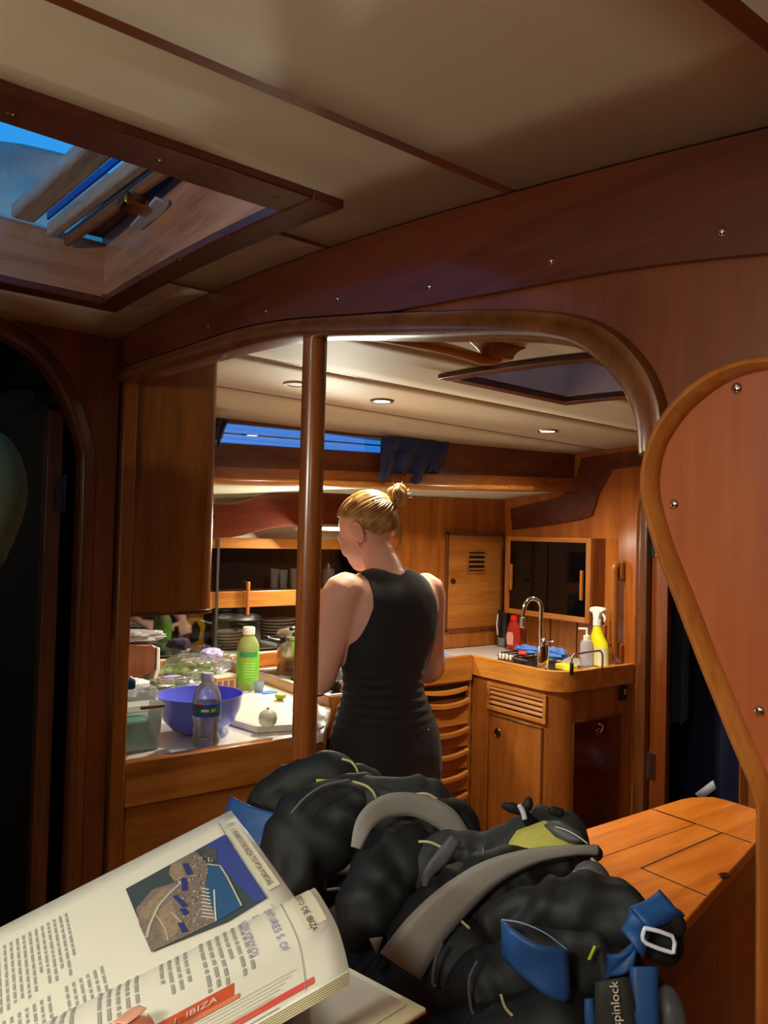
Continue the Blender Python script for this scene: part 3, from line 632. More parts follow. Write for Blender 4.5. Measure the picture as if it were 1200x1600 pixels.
# ---------------- corner locker with vented door
cl = T('corner_locker', (2.46, 2.72, .93), 'tall wooden corner locker with a small vented door beside the sink', 'cabinet')
YC = 2.67
MB().box(2.275, 2.678, YC, 2.95, .93, 1.625).build('carcass', W_X if False else wood('locker veneer', srgb(140, 74, 24), srgb(184, 110, 42), 'z', .3, .35, .6), cl)
MB().box(2.02, 2.275, YC + .02, YC + .04, .93, 1.612).build('side_panel', wood('locker veneer', (0, 0, 0, 1), (0, 0, 0, 1)), cl)
ld = MB().box(2.315, 2.655, YC - .010, YC + .001, 1.018, 1.445).build('locker_door', W_X, cl, bevel=.002)
for a in ((2.303, 2.317, 1.005, 1.458), (2.653, 2.665, 1.005, 1.458)): MB().box(a[0], a[1], YC - .014, YC, a[2], a[3]).build('door_frame', W_TRIM, cl, bevel=.002)
for a in ((1.005, 1.018), (1.445, 1.458)): MB().box(2.303, 2.665, YC - .014, YC, a[0], a[1]).build('door_frame', W_TRIM, cl, bevel=.002)
vb_ = MB().box(2.425, 2.545, YC - .016, YC - .009, 1.268, 1.380).build('vent_frame', W_Z, ld, bevel=.002)
MB().box(2.437, 2.533, YC - .0175, YC - .0155, 1.280, 1.368).build('vent_opening', DARK, ld)
for k in range(4): MB().box(2.437, 2.533, YC - .021, YC - .017, 1.286 + k * .022, 1.294 + k * .022).build('slat', W_X, ld)
p = atY(708, 908, YC - .011); ringpull((p.x, YC - .011, p.z), 'Y', .013, ld)
# ---------------- glass-front wall cabinet
gc = T('wall_cabinet', (2.63, 2.32, 1.1), 'shallow wooden wall cabinet with black glass sliding front above the sink', 'cabinet')
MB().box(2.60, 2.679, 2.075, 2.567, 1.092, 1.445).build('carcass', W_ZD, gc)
for a in ((2.075, 2.100, 1.092, 1.445), (2.540, 2.567, 1.092, 1.445)): MB().box(2.583, 2.60, *a).build('frame_stile', W_Z, gc, bevel=.002)
for a in ((1.092, 1.115), (1.425, 1.445)): MB().box(2.583, 2.60, 2.10, 2.54, *a).build('frame_rail', W_Y, gc, bevel=.002)
for a, b in ((2.10, 2.325), (2.315, 2.54)): MB().box(2.590 if a > 2.2 else 2.594, 2.593 if a > 2.2 else 2.597, a, b, 1.115, 1.425).build('glass_door', BLACKG, gc)
for y, z0, z1 in ((2.525, 1.20, 1.32), (2.118, 1.185, 1.31)): MB().box(2.574, 2.588, y - .006, y + .006, z0, z1).build('door_handle', W_Z, gc, bevel=.003)
# board with blocks under the cabinet (splashback panels)
sp = T('splashback', (2.67, 2.3, .94), 'panelled wooden splashback under the glass-front wall cabinet', 'panel')
for k in range(4): MB().box(2.662, 2.679, 2.06 + k * .15, 2.06 + k * .15 + .143, .93, 1.085).build('panel', W_Z, sp, bevel=.004)
# vertical handrail
p1 = atX(962, 880, 2.64); p2 = atX(960, 1040, 2.64)
hr = T('handrail', (2.66, 2.03, .95), 'vertical wooden grab handle on the wall right of the wall cabinet', 'handrail')
MB().tube(smoothpath([(2.665, p1.y, p1.z + .0), (2.635, p1.y, p1.z - .015), (2.632, p1.y, p1.z - .06), (2.632, p2.y, 1.03), (2.640, p2.y, .975), (2.665, p2.y, .955)], 5), .017, flat=1, upv=(0, 1, 0)).build('bar', W_Z, hr)
for z in (p1.z - .02, .99): MB().box(2.65, 2.679, p1.y - .02, p1.y + .02, z - .05, z + .03).build('foot', W_Z, hr, bevel=.008)
MB().tube([(2.617, p2.y, 1.02), (2.610, p2.y, 1.02)], .004).build('screw', BRASS, hr)
# grab rail along the window ledge
lr = T('ledge_rail', (1.7, 2.4, 1.62), 'long wooden handrail fixed along the ledge below the cabin window', 'handrail')
path = [(x, cs(x) - .045, zb(x) + .012) for x in [.60 + (2.42 - .60) * k / 20 for k in range(21)]]
MB().tube(path, .012, n=10).build('bar', wood('rail wood', srgb(150, 86, 28), srgb(206, 136, 60), 'x', .22, .5), lr)
for x in (.9, 1.55, 1.95, 2.36): MB().loft([[(x + s, cs(x) - .045 + d, zb(x) + .008 + e) for s, d, e in ((-w_, 0, 0), (w_, 0, 0), (w_, 0, .018), (-w_, 0, .018))] if False else [(x - w_, cs(x) - .045 + d, zb(x) + .006), (x + w_, cs(x) - .045 + d, zb(x) + .006), (x + w_, cs(x) - .045 + d, zb(x) + .024), (x - w_, cs(x) - .045 + d, zb(x) + .024)] for d, w_ in ((0, .07), (.008, .05), (.0155, .05))]).build('standoff', W_X, lr, bevel=.002)
# overhead grab rail
og = T('overhead_handrail', (1.0, 1.15, 1.83), 'curved wooden grab rail on the galley ceiling beside the hatch', 'handrail')
c2 = Vector((1.16, 1.19, 1.80))
pa = atZ(605, 527, 1.815); pb = atZ(700, 546, 1.805); pcn = atZ(755, 562, 1.802); pd = atZ(778, 556, 1.812); pe = atZ(785, 538, 1.836)
MB().tube(smoothpath([atZ(480, 510, 1.815), pa, pb, pcn, pd], 5), [.016] * 16 + [.018, .02, .022, .022, .020], flat=.7).build('bar', wood('rail wood', (0, 0, 0, 1), (0, 0, 0, 1)), og)
pf = Vector((pd.x, pd.y, ceil_z(pd.x, pd.y)))
MB().loft([[(pd.x + a * .05 * s, pd.y + b * .022, pd.z - .008 + (pf.z - pd.z + .007) * k / 4) for a, b in ((-1, -1), (1, -1), (1, 1), (-1, 1))] for k, s in ((0, .5), (1, .55), (2, .7), (3, .95), (4, 1.3))]).build('foot', W_X, og, bevel=.004)
# downlights
def downlight(px, py, on, lab):
    d = ray(px, py); t = .3
    while (CAM + d * t).z < ceil_z((CAM + d * t).x, (CAM + d * t).y): t += .002
    p = CAM + d * t; p.z = ceil_z(p.x, p.y)
    e = T('ceiling_light', p, lab, 'light')
    MB().lathe([(.026, -.001), (.036, -.001), (.038, .003), (.036, .006), (.026, .006)], (p.x, p.y, p.z - .003), 24).build('bezel', STEEL if on else CREAM, e)
    MB().lathe([(0, 0), (.027, 0), (.027, .002), (0, .002)], (p.x, p.y, p.z - .002), 24).build('lens', LAMP if on else CREAM, e)
downlight(597, 626, 1, 'lit round ceiling light nearer the pole'); downlight(856, 673, 1, 'lit round ceiling light nearer the back wall'); downlight(463, 600, 0, 'unlit round ceiling fitting left of the pole')
# valance light bar
vl = T('strip_light', (1.62, 2.80, 1.44), 'small lit strip lamp under the red-brown valance behind the woman', 'light')
pv = atY(515, 827, 2.80)
MB().box(pv.x - .17, pv.x + .05, 2.79, 2.82, pv.z - .006, pv.z + .012).build('housing', CREAM, vl, bevel=.003)
MB().box(pv.x - .05, pv.x + .045, 2.786, 2.79, pv.z - .005, pv.z + .008).build('tube', LAMP, vl)
# curtains on the window
def curtain(pxs, lab, t_=.0):
    g = []
    for i in range(41):
        u = i / 40; row = []
        for j in range(15):
            v_ = j / 14
            a = Vector(pxs[0]).lerp(Vector(pxs[1]), u); b = Vector(pxs[3]).lerp(Vector(pxs[2]), u)
            q = a.lerp(b, v_); q.y += .01 * math.sin(u * 9 + v_ * 3)
            y = cs(1.9) - .03 + .016 * math.sin(u * 24 + 3 * v_) * (.4 + v_) + .02 * noise.noise((u * 5, v_ * 4, 1))
            p = atY(q.x, q.y + 8 * math.sin(u * 11 + 1) * v_ + 10 * noise.noise((u * 3, 5, v_)) * v_, y); row.append(p)
        g.append(row)
    return MB().grid(g).build('curtain', NAVY, None, solid=.004, sub=1, label=lab, category='curtain')
curtain([(595, 682), (703, 690), (690, 748), (592, 744)], 'bunched navy curtain at the right end of the blue window')
curtain([(334, 652), (357, 655), (346, 692), (334, 694)], 'sliver of navy curtain at the left end of the blue window')
# lifelines outside the window
ll = T('lifeline', (1.4, 3.4, 2.0), 'thin dark guard wire outside the blue cabin window', 'wire')
pA = atY(345, 676, 3.175); pB = atY(592, 696, 3.175); dd = (pB - pA).normalized()
MB().tube([pA - dd * .4, pB + dd * .4], .004, n=6).build('wire', BLKPL, ll)
for s_ in (-.3, 1.3):
    q = pA + (pB - pA) * s_; MB().tube([(q.x, q.y, 1.662), (q.x, q.y, q.z)], .01).build('stanchion', STEEL, ll)
# ---------------- table
tb = T('wooden_table', (1.7, 1.05, 0), 'orange varnished wooden table with a hatch seam at the right', 'table')
TP = [(1.29, 1.262), (1.98, 1.262), (2.02, 1.255), (2.075, 1.225), (2.085, 1.19), (2.085, 1.075), (1.935, 1.0), (1.33, .845), (1.18, .845), (1.18, 1.262)]
MB().prism(TP, 'Z', .695, .72).build('tabletop', W_TAB, tb, bevel=.003)
inset = lambda d: [(x + (d if x < 1.5 else -d), y + (d if y < 1.05 else -d)) for x, y in TP]
W_APR = wood('apron wood', srgb(112, 52, 22), srgb(150, 78, 36), 'x', .3, .3)
MB().prism(inset(.012), 'Z', .60, .694).build('apron', W_APR, tb)
MB().prism(inset(.03), 'Z', 0, .60).build('pedestal', wood('table base', srgb(150, 72, 28), srgb(190, 104, 46), 'z', .3, .3), tb)
SE = mat('table seam', srgb(70, 34, 12), .6)
def seamline(a, b, wd=.0022, m=SE):
    a = Vector((*a, 0)); b = Vector((*b, 0)); n = (b - a).normalized().cross(_z) * wd
    MB().prism([((a + n).x, (a + n).y), ((b + n).x, (b + n).y), ((b - n).x, (b - n).y), ((a - n).x, (a - n).y)], 'Z', .7195, .7206).build('seam', m, tb)
seamline((1.838, 1.258), (1.842, .985)); seamline((1.842, 1.06), (1.49, 1.045)); seamline((1.49, 1.045), (1.49, .89)); seamline((1.29, 1.13), (1.49, 1.045) if False else (1.84, 1.13), .0008)
MB().box(1.836, 1.842, 1.13, 1.245, .7202, .7212).build('hinge_strip', BRASS, tb)
p = atZ(1132, 1369, .72); MB().ell((p.x, p.y, .7215), (.018, .012, .003)).build('lifting_ring', mat('ring bronze', srgb(80, 40, 18), .3, metal=.6), tb)
# ---------------- hanging clothes and paper in the cabin beyond
def cloth(name, m, lab, cat, pts, X, lab2=None):
    P = [atX(a, b, X) for a, b in pts]; g = []
    n = 24
    for i in range(n + 1):
        u = i / n; row = []
        for j in range(13):
            v_ = j / 12; q = P[0].lerp(P[1], u).lerp(P[3].lerp(P[2], u), v_)
            row.append(q + Vector((.02 * math.sin(u * 18 + v_ * 2) + .02 * noise.noise((u * 4, v_ * 3, 0)), 0, .01 * math.sin(u * 13) * v_)))
        g.append(row)
    return MB().grid(g).build(name, m, None, solid=.006, sub=1, label=lab, category=cat)
cloth('hanging_jacket', mat('slate cloth', srgb(60, 74, 100), .9), 'slate blue garment hanging in the dark cabin beyond the back doorway', 'jacket', [(1034, 850), (1082, 850), (1072, 1128), (1030, 1142)], 2.85)
hb = T('hanging_rail', (2.85, 1.8, 1.5), 'dark rail holding garments in the cabin beyond the doorway', 'rail')
MB().tube([(2.85, .605, atX(1055, 850, 2.85).z + .006), (2.85, 2.59, atX(1055, 850, 2.85).z + .006)], .012).build('rail', DARK, hb)
cloth('duvet', mat('deep navy cloth', srgb(24, 30, 66), .9), 'deep navy bedding heaped in the dark cabin beyond the back doorway', 'bedding', [(1060, 980), (1200, 960), (1200, 1330), (1056, 1330)], 3.0)
P = [atX(a, b, 2.79) for a, b in ((1086, 1240), (1114, 1219), (1119, 1232), (1096, 1250))]
MB().add([tuple(v) for v in P], [[0, 1, 2, 3]]).build('paper_sheet', mat('paper grey', srgb(190, 200, 220), .6), None, solid=.002, label='small pale sheet of paper in the dark cabin just above the table corner', category='paper')
cs_ = T('cabin_chest', (3.1, 1.6, 0), 'dark chest in the cabin beyond the doorway, under the paper', 'chest')
MB().box(2.775, 2.93, 1.3, 1.78, 0, .30).build('chest_body', DARK, cs_, bevel=.01)
# ================================================================ COUNTER ITEMS
CZ = .9005
def crumple(c, r, seed, amp=.25, fr=3, n=28, m=18, rot=None, zmin=None):
    mb = MB(); c = Vector(c); mb.ell(c, r, rot, n, m)
    for i, v in enumerate(mb.v):
        d = (v - c); q = Vector((d.x / r[0], d.y / r[1], d.z / r[2]))
        k = 1 + amp * noise.noise(q * fr + Vector((seed, 0, 0))) + amp * .6 * abs(noise.noise(q * fr * 2.3 + Vector((0, seed, 0))))
        v2 = c + d * k
        if zmin is not None: v2.z = max(v2.z, zmin)
        mb.v[i] = v2
    return mb
# purple bowl
bc = Vector((.845, 1.965, CZ))
bo = T('mixing_bowl', bc, 'large purple plastic bowl on the white counter', 'bowl')
MB().lathe([(0, 0), (.045, 0), (.072, .012), (.095, .036), (.107, .066), (.112, .100), (.1135, .102), (.110, .1015), (.104, .066), (.092, .038), (.068, .016), (.04, .005), (0, .005)], bc, 48).build('bowl_body', mat('purple plastic', srgb(112, 120, 232), .3, coat=.2), bo)
# water bottle
wp = Vector((.805, 1.832, CZ)); PETC = mat('clear PET', (.93, .95, 1, 1), .06, trans=.92, ior=1.18)
wb = T('water_bottle', wp, 'clear plastic water bottle with a blue and green label in front of the purple bowl', 'bottle')
pr = [(0, .002), (.028, 0), (.035, .008), (.034, .02), (.0305, .032), (.033, .042), (.030, .052), (.033, .062), (.0345, .07), (.036, .075), (.036, .112), (.0355, .118), (.032, .134), (.024, .148), (.0145, .158), (.0135, .166)]
MB().lathe(pr, wp, 32).build('bottle_body', glass('clear PET film', (.97, .98, 1, 1), .12, .10, .10), wb)
MB().lathe([(.014, .160), (.0155, .160), (.0155, .178), (.0135, .181), (0, .181)], wp, 24).build('cap', mat('white cap', srgb(205, 208, 236), .35), wb)
lb = MB().lathe([(.0365, .078), (.0367, .080), (.0367, .106), (.0365, .108)], wp, 32).build('label', mat('blue label', srgb(46, 84, 170), .4), wb)
LG = mat('label green', srgb(52, 120, 70), .4)
a0 = math.atan2(-wp.y, -wp.x)
def wrap(mb, c, r, a1, a2, z1, z2, n=8):
    mb.grid([[(c[0] + r * math.cos(a1 + (a2 - a1) * k / n), c[1] + r * math.sin(a1 + (a2 - a1) * k / n), c[2] + z) for z in (z1, z2)] for k in range(n + 1)]); return mb
wrap(MB(), wp, .0371, a0 - 1.1, a0 + 1.0, .088, .100).build('label_print', LG, lb)
wrap(MB(), wp, .0374, a0 - .35, a0 + .15, .091, .097).build('label_print', WHITE, lb); wrap(MB(), wp, .0374, a0 + .3, a0 + .6, .090, .098).build('label_print', mat('label yellow', srgb(200, 200, 80), .4), lb)
MB().ell((wp.x - .03, wp.y - .027, wp.z + .110), (.006, .006, .004)).build('red_mark', mat('red mark', srgb(220, 60, 40), .4), lb)
MB().lathe([(.0, .006), (.029, .006), (.027, .03), (.031, .07), (.034, .078), (.034, .108), (0, .108)], wp, 24).build('water') if False else MB().lathe([(.0, .006), (.029, .006), (.027, .03), (.031, .07), (0, .071)], wp, 24).build('water', glass('water film', (.96, .98, 1, 1), .05, .06, .06), wb)
# green juice bottle
gp_ = Vector((1.208, 2.418, CZ))
gb = T('juice_bottle', gp_, 'tall clear bottle with a lime green label and white cap behind the purple bowl', 'bottle')
MB().lathe([(0, 0), (.034, 0), (.0375, .006), (.0375, .14), (.035, .155), (.026, .172), (.019, .182), (.019, .19)], gp_, 32).build('bottle_body', mat('green tea', srgb(176, 196, 120), .15, trans=.35, ior=1.2), gb)
MB().lathe([(.019, .186), (.0215, .186), (.0215, .208), (.019, .211), (0, .211)], gp_, 24).build('cap', WHITE, gb)
lb = MB().lathe([(.0378, .022), (.0382, .024), (.0382, .130), (.0378, .132)], gp_, 32).build('label', mat('lime label', srgb(128, 204, 62), .4), gb)
g0 = math.atan2(-gp_.y, -gp_.x)
wrap(MB(), gp_, .0386, g0 - .8, g0 + .9, .112, .130).build('label_print', mat('label dark green', srgb(60, 150, 90), .4), lb)
for k in range(6): wrap(MB(), gp_, .0386, g0 - .3, g0 + .7, .045 + .009 * k, .0475 + .009 * k).build('label_print', mat('pale green print', srgb(190, 230, 140), .4), lb)
wrap(MB(), gp_, .0388, g0 - .45, g0 - .1, .098, .108).build('label_print', mat('orange print', srgb(226, 150, 50), .4), lb)
# chopping board, onion, lime
cbw = mat('board plastic', srgb(226, 216, 196), .4, bump=.1, var=.05, bscale=12)
hb_ = MB().prism([(.965, 1.87), (1.095, 1.83), (1.19, 2.13), (1.17, 2.26), (1.00, 2.30), (.935, 2.02)], 'Z', CZ, CZ + .018).build('chopping_board', cbw, None, bevel=.004, label='cream chopping board lying right of the purple bowl', category='chopping board')
MB().prism([(.975, 1.89), (1.085, 1.857), (1.17, 2.12), (1.155, 2.24), (1.01, 2.28), (.95, 2.03)], 'Z', CZ + .018, CZ + .0186).build('wood_inlay', wood('pale beech', srgb(214, 196, 160), srgb(232, 218, 188), 'y', .5, 0), hb_)
ws = MB().prism([(1.10, 1.80), (1.16, 1.84), (1.275, 2.02), (1.275, 2.13), (1.21, 2.08)], 'Z', CZ, CZ + .004).build('paper_towel', mat('grey white paper', srgb(214, 214, 216), .6), None, label='flat whitish sheet on the counter right of the pole', category='paper')
op = atZ(418, 1135, CZ + .02)
on = T('onion', (op.x, op.y, op.z), 'peeled white onion on the chopping board', 'onion')
MB().lathe([(0, 0), (.012, .001), (.022, .009), (.0255, .022), (.022, .036), (.012, .044), (.005, .047), (0, .048)], (op.x, op.y, CZ + .019), 28).build('bulb', mat('onion white', srgb(222, 224, 206), .3, sss=.2), on)
MB().lathe([(.004, .046), (.0045, .05), (0, .052)], (op.x, op.y, CZ + .019), 10).build('root_end', mat('onion root', srgb(170, 150, 110), .7), on)
lp = atZ(438, 1093, CZ + .02)
li = T('lime_wedge', (lp.x, lp.y, lp.z), 'small yellow-green lime piece at the far side of the chopping board', 'lime')
MB().lathe([(0, 0), (.010, .001), (.017, .008), (.018, .016), (.016, .018), (0, .018)], (lp.x, lp.y, CZ + .019), 20).build('rind', mat('lime rind', srgb(176, 196, 60), .4), li)
MB().lathe([(0, .0182), (.0155, .0182), (.0155, .0186), (0, .0186)], (lp.x, lp.y, CZ + .019), 20).build('flesh', mat('lime flesh', srgb(214, 220, 120), .35), li)
# salad bags
FILM = glass('cling film', (.98, .98, 1, 1), .12, .10, .08)
LEAF1 = mat('leaf green', srgb(120, 156, 48), .45, bump=.3, bscale=90, var=.3); LEAF2 = mat('pale leaf', srgb(176, 204, 96), .45, var=.2); LEAF3 = mat('dark leaf', srgb(60, 92, 44), .5, var=.3)
def leafblob(par, c, s, m, seed):
    g = []
    R_m = Matrix.Rotation(seed * 1.7, 3, 'Z') @ Matrix.Rotation(.5 * math.sin(seed * 3), 3, 'X')
    for i in range(7):
        u = i / 6 - .5; row = []
        for j in range(7):
            v_ = j / 6 - .5; wd = math.cos(u * 2.8) ** .6 if abs(u) < .5 else .1
            q = Vector((u * s, v_ * s * .75 * max(.15, math.cos(u * 3.0)), .12 * s * math.sin(v_ * 14 + seed) * abs(v_) * 2 + .25 * s * (v_ * v_ - u * u)))
            row.append(Vector(c) + R_m @ q)
        g.append(row)
    return MB().grid(g).build('leaf', m, par, solid=.0012, sub=1)
c = atZ(305, 1062, CZ); 
sb = T('salad_bag', (c.x, c.y, CZ), 'clear bag of green lettuce with a lilac label behind the purple bowl', 'salad bag')
for k in range(12):
    leafblob(sb, (c.x - .075 + .025 * (k % 6), c.y + .02 * math.sin(k * 2.1) + (-.02 if k < 6 else .03), CZ + .025 + .018 * (k // 6) + .01 * math.sin(k)), .062, (LEAF1, LEAF2, LEAF1, LEAF2, LEAF3)[k % 5], k + 1)
crumple((c.x + .0, c.y, CZ + .046), (.115, .07, .042), 3, .35, 2.5, zmin=CZ).build('clear_film', FILM, sb)
crumple((c.x + .065, c.y + .02, CZ + .082), (.042, .03, .022), 8, .5, 3, 20, 14).build('lilac_label', mat('lilac film', srgb(176, 164, 214), .3), sb)
c = atZ(262, 1082, CZ)
hbg = T('herb_bag', (c.x, c.y, CZ), 'small crumpled bag of dark herbs on the counter left of the purple bowl', 'herb bag')
for k in range(7): leafblob(hbg, (c.x - .055 + .018 * k, c.y + .02 * math.sin(k * 2.4), CZ + .022 + .008 * math.sin(k * 1.7)), .045, (LEAF3, LEAF1, LEAF3)[k % 3], k + 20)
crumple((c.x, c.y, CZ + .026), (.085, .05, .022), 13, .45, 3, zmin=CZ).build('clear_film', FILM, hbg)
crumple((c.x + .01, c.y + .005, CZ + .050), (.035, .012, .005), 5, .3, 3, 16, 10).build('lilac_label', mat('lilac film', srgb(176, 164, 214), .3), hbg)
c = atZ(352, 1056, CZ)
crumple((c.x + .02, c.y + .08, CZ + .040), (.06, .035, .036), 21, .55, 2.6, zmin=CZ).build('plastic_wrapper', FILM, None, label='empty clear crumpled wrapper between lettuce bag and juice bottle', category='wrapper')
c = atZ(357, 1079, CZ)
cx_ = T('egg_carton', (c.x, c.y, CZ), 'small beige cardboard carton between the purple bowl and the juice bottle', 'carton')
MB().box(c.x - .045, c.x + .03, c.y - .0, c.y + .055, CZ, CZ + .042).build('carton_body', mat('kraft card', srgb(196, 164, 128), .7), cx_, bevel=.002)
for k in range(3): MB().box(c.x - .04 + .022 * k, c.x - .026 + .022 * k, c.y - .0008, c.y, CZ + .008, CZ + .034).build('carton_print', mat('card print', srgb(150, 96, 80), .7), cx_)
MB().box(c.x - .047, c.x + .032, c.y - .002, c.y + .057, CZ + .042, CZ + .045).build('carton_lid', mat('pink card', srgb(214, 168, 140), .7), cx_)
c = atZ(404, 1082, CZ)
MB().lathe([(0, 0), (.014, 0), (.019, .04), (.0175, .04), (.013, .004), (0, .004)], c, 20).build('small_cup', mat('frosted cup', srgb(190, 200, 205), .2, trans=.5), None, label='small translucent plastic cup right of the juice bottle', category='cup')
c = atZ(420, 1086, CZ)
MB().prism([(c.x - .045, c.y + .015), (c.x - .05, c.y + .04), (c.x + .035, c.y + .05), (c.x + .045, c.y + .02)], 'Z', CZ, CZ + .004).build('plastic_tray', mat('blue plastic', srgb(48, 112, 200), .35), None, bevel=.0015, label='flat blue plastic tray between juice bottle and chopping board', category='tray')
# plastic tub at the left end
c = Vector((.642, 1.90, CZ)); 
tub = T('plastic_tub', c, 'translucent plastic tub with a blue lid clip beside the left post', 'tub')
TUBM = glass('tub plastic', (.95, 1, 1, 1), .2, .08, .22)
tx = MB(); tx.loft([[(c.x + a * s * .058, c.y + b * s * .05, CZ + z) for a, b in ((-1, -1), (1, -1), (1, 1), (-1, 1))] for s, z in ((.85, .001), (.9, .003), (1, .105), (1.05, .108), (1.05, .112), (.97, .112), (.88, .005))]); tx.build('tub_body', TUBM, tub, bevel=.004)
MB().box(c.x - .035, c.x + .035, c.y - .03, c.y + .03, CZ + .006, CZ + .075).build('teal_contents', mat('teal packet', srgb(110, 214, 190), .4, var=.3, bscale=25), tub, bevel=.008)
MB().box(c.x + .0, c.x + .058, c.y - .06, c.y - .051, CZ + .105, CZ + .112).build('rim_clip', mat('brown clip', srgb(130, 90, 70), .5), tub, bevel=.001)
MB().box(c.x - .058, c.x + .058, c.y + .0, c.y + .05, CZ + .113, CZ + .145).build('upper_tray', TUBM, tub, bevel=.003)
MB().box(c.x - .05, c.x + .0, c.y - .02, c.y + .03, CZ + .146, CZ + .172).build('blue_lid', mat('blue lid plastic', srgb(36, 82, 160), .4), tub, bevel=.006)
c = atZ(215, 1082, CZ)
crumple((c.x - .06, c.y - .04, CZ + .028), (.07, .06, .026), 31, .45, 3, zmin=CZ).build('paper_bag', mat('white paper', srgb(224, 222, 220), .6), None, label='crumpled white paper bag on the counter under the wooden box', category='bag')
c = atY(215, 1004, 2.66)
crumple((c.x, c.y + .02, c.z + .018), (.10, .05, .02), 41, .4, 3, zmin=c.z - .004).build('plastic_bag', mat('grey film', srgb(176, 168, 168), .3), None, label='crumpled greyish plastic bag on top of the wooden box', category='bag')
# ================================================================ SINK AREA
SZ = .9325
fc = atZ(848, 1044, SZ + .002)
fa = T('sink_tap', (fc.x, fc.y, SZ), 'tall chrome gooseneck tap over the sink', 'tap')
MB().lathe([(0, 0), (.027, 0), (.027, .004), (.0225, .008), (.0225, .09), (.0, .094)], (fc.x, fc.y, SZ), 24).build('tap_body', CHROME, fa)
fx, fy = fc.x, fc.y
gtop = atX(845, 935, fx).z
MB().tube(smoothpath([(fx, fy + .01, SZ + .085), (fx, fy + .015, SZ + .16), (fx, fy + .015, gtop - .03), (fx - .01, fy + .03, gtop - .004), (fx - .03, fy + .05, gtop - .006), (fx - .045, fy + .06, gtop - .035), (fx - .05, fy + .064, gtop - .085)], 5), .009, n=12).build('spout', CHROME, fa)
MB().lathe([(.0105, 0), (.0125, .002), (.011, .035), (.009, .037)], (fx - .05, fy + .064, gtop - .112), 16).build('nozzle', STEEL, fa)
MB().lathe([(0, 0), (.011, 0), (.011, .004), (0, .004)], (fx - .05, fy + .064, gtop - .117), 16).build('filter_ring', mat('pink ring', srgb(226, 150, 140), .4), fa)
MB().tube([(fx, fy, SZ + .09), (fx + .002, fy - .002, SZ + .112)], .012).build('lever_hub', CHROME, fa)
MB().tube([(fx, fy - .008, SZ + .108), (fx - .01, fy - .06, SZ + .114)], .004).build('lever', CHROME, fa)
def bottle(name, px, py, z, X, prof, m, lab, sy=1, cat='bottle'):
    p = atX(px, py, X); c = Vector((X, p.y, z)); e = T(name, c, lab, cat); MB().lathe(prof, c, 24, sx=sy).build('bottle_body', m, e); return e, c
e, c = bottle('soap_bottle', 786, 1020, SZ, 2.62, [(0, 0), (.03, 0), (.032, .02), (.034, .06), (.031, .10), (.036, .15), (.032, .165), (0, .168)], mat('black bottle', srgb(20, 22, 30), .2, coat=.5), 'black upside-down soap bottle in the corner left of the red bottle', .6)
MB().lathe([(0, -.0005), (.024, 0), (.026, .038), (0, .038)], (c.x - .004, c.y, c.z), 20).build('cap', mat('grey cap', srgb(120, 116, 120), .4), e)
MB().tube([(c.x - .018, c.y + .02, c.z + .05), (c.x - .018, c.y + .028, c.z + .10), (c.x - .016, c.y + .022, c.z + .145)], .0035).build('label_edge', WHITE, e)
e, c = bottle('dish_soap', 802, 1020, SZ, 2.585, [(0, 0), (.033, 0), (.036, .006), (.038, .05), (.036, .085), (.026, .115), (.015, .128), (.014, .135)], mat('red liquid', srgb(226, 74, 56), .1, trans=.55, ior=1.3), 'red dishwashing liquid bottle with a red cap at the back of the sink', .65)
MB().lathe([(.014, .13), (.0165, .13), (.0155, .152), (0, .155)], c, 20).build('cap', mat('red cap', srgb(226, 34, 24), .35), e)
MB().prism([(c.y - .022 + .0, c.z + .02), (c.y + .016, c.z + .02), (c.y + .02, c.z + .06), (c.y + .012, c.z + .078), (c.y - .018, c.z + .078), (c.y - .024, c.z + .06)], 'X', c.x - .0275, c.x - .0255).build('label', mat('pink label', srgb(240, 170, 168), .5), e, bevel=.0008)
# cloths in the rack
rk = T('drying_rack', (2.43, 2.27, SZ), 'low black drying rack with white pegs left of the tap', 'rack')
rb = MB(); c = atZ(812, 1034, SZ)
for k in range(4): rb.tube([(c.x - .05, c.y + .07 - .045 * k, SZ + .005), (c.x - .05, c.y + .07 - .045 * k, SZ + .03), (c.x + .06, c.y + .07 - .045 * k, SZ + .03), (c.x + .06, c.y + .07 - .045 * k, SZ + .005)], .004, n=6)
rb.tube([(c.x - .05, c.y + .075, SZ + .02), (c.x - .05, c.y - .09, SZ + .02)], .004, n=6); rb.build('rack_frame', BLKPL, rk)
for k in range(4): MB().ell((c.x - .058, c.y + .055 - .02 * k, SZ + .022), (.006, .006, .013)).build('peg', mat('cream peg', srgb(226, 220, 200), .4), rk)
def bluecloth(px, py, r, seed, lab):
    p = atZ(px, py, SZ); return crumple((p.x, p.y, SZ + .04), r, seed, .55, 2.2, 24, 16).build('dish_cloth', mat('blue cloth', srgb(82, 130, 214), .8, bump=.3, bscale=200), None, label=lab, category='cloth')
bluecloth(828, 1030, (.03, .075, .014), 4, 'blue dish cloth draped over the black rack left of the tap')
bluecloth(868, 1037, (.03, .045, .022), 9, 'blue dish cloth right behind the tap')
p = atZ(845, 1036, SZ); MB().ell((p.x - .05, p.y + .055, SZ + .035), (.012, .022, .012)).build('red_brush_head', mat('red plastic', srgb(226, 60, 50), .4), None, label='small red plastic brush head beside the tap', category='brush')
p = atZ(886, 1047, SZ); MB().box(p.x - .02, p.x + .03, p.y - .03, p.y + .045, SZ, SZ + .022).build('yellow_sponge', mat('yellow sponge', srgb(236, 222, 60), .9, bump=.5, bscale=400), None, bevel=.005, label='yellow sponge on the sink edge right of the tap', category='sponge')
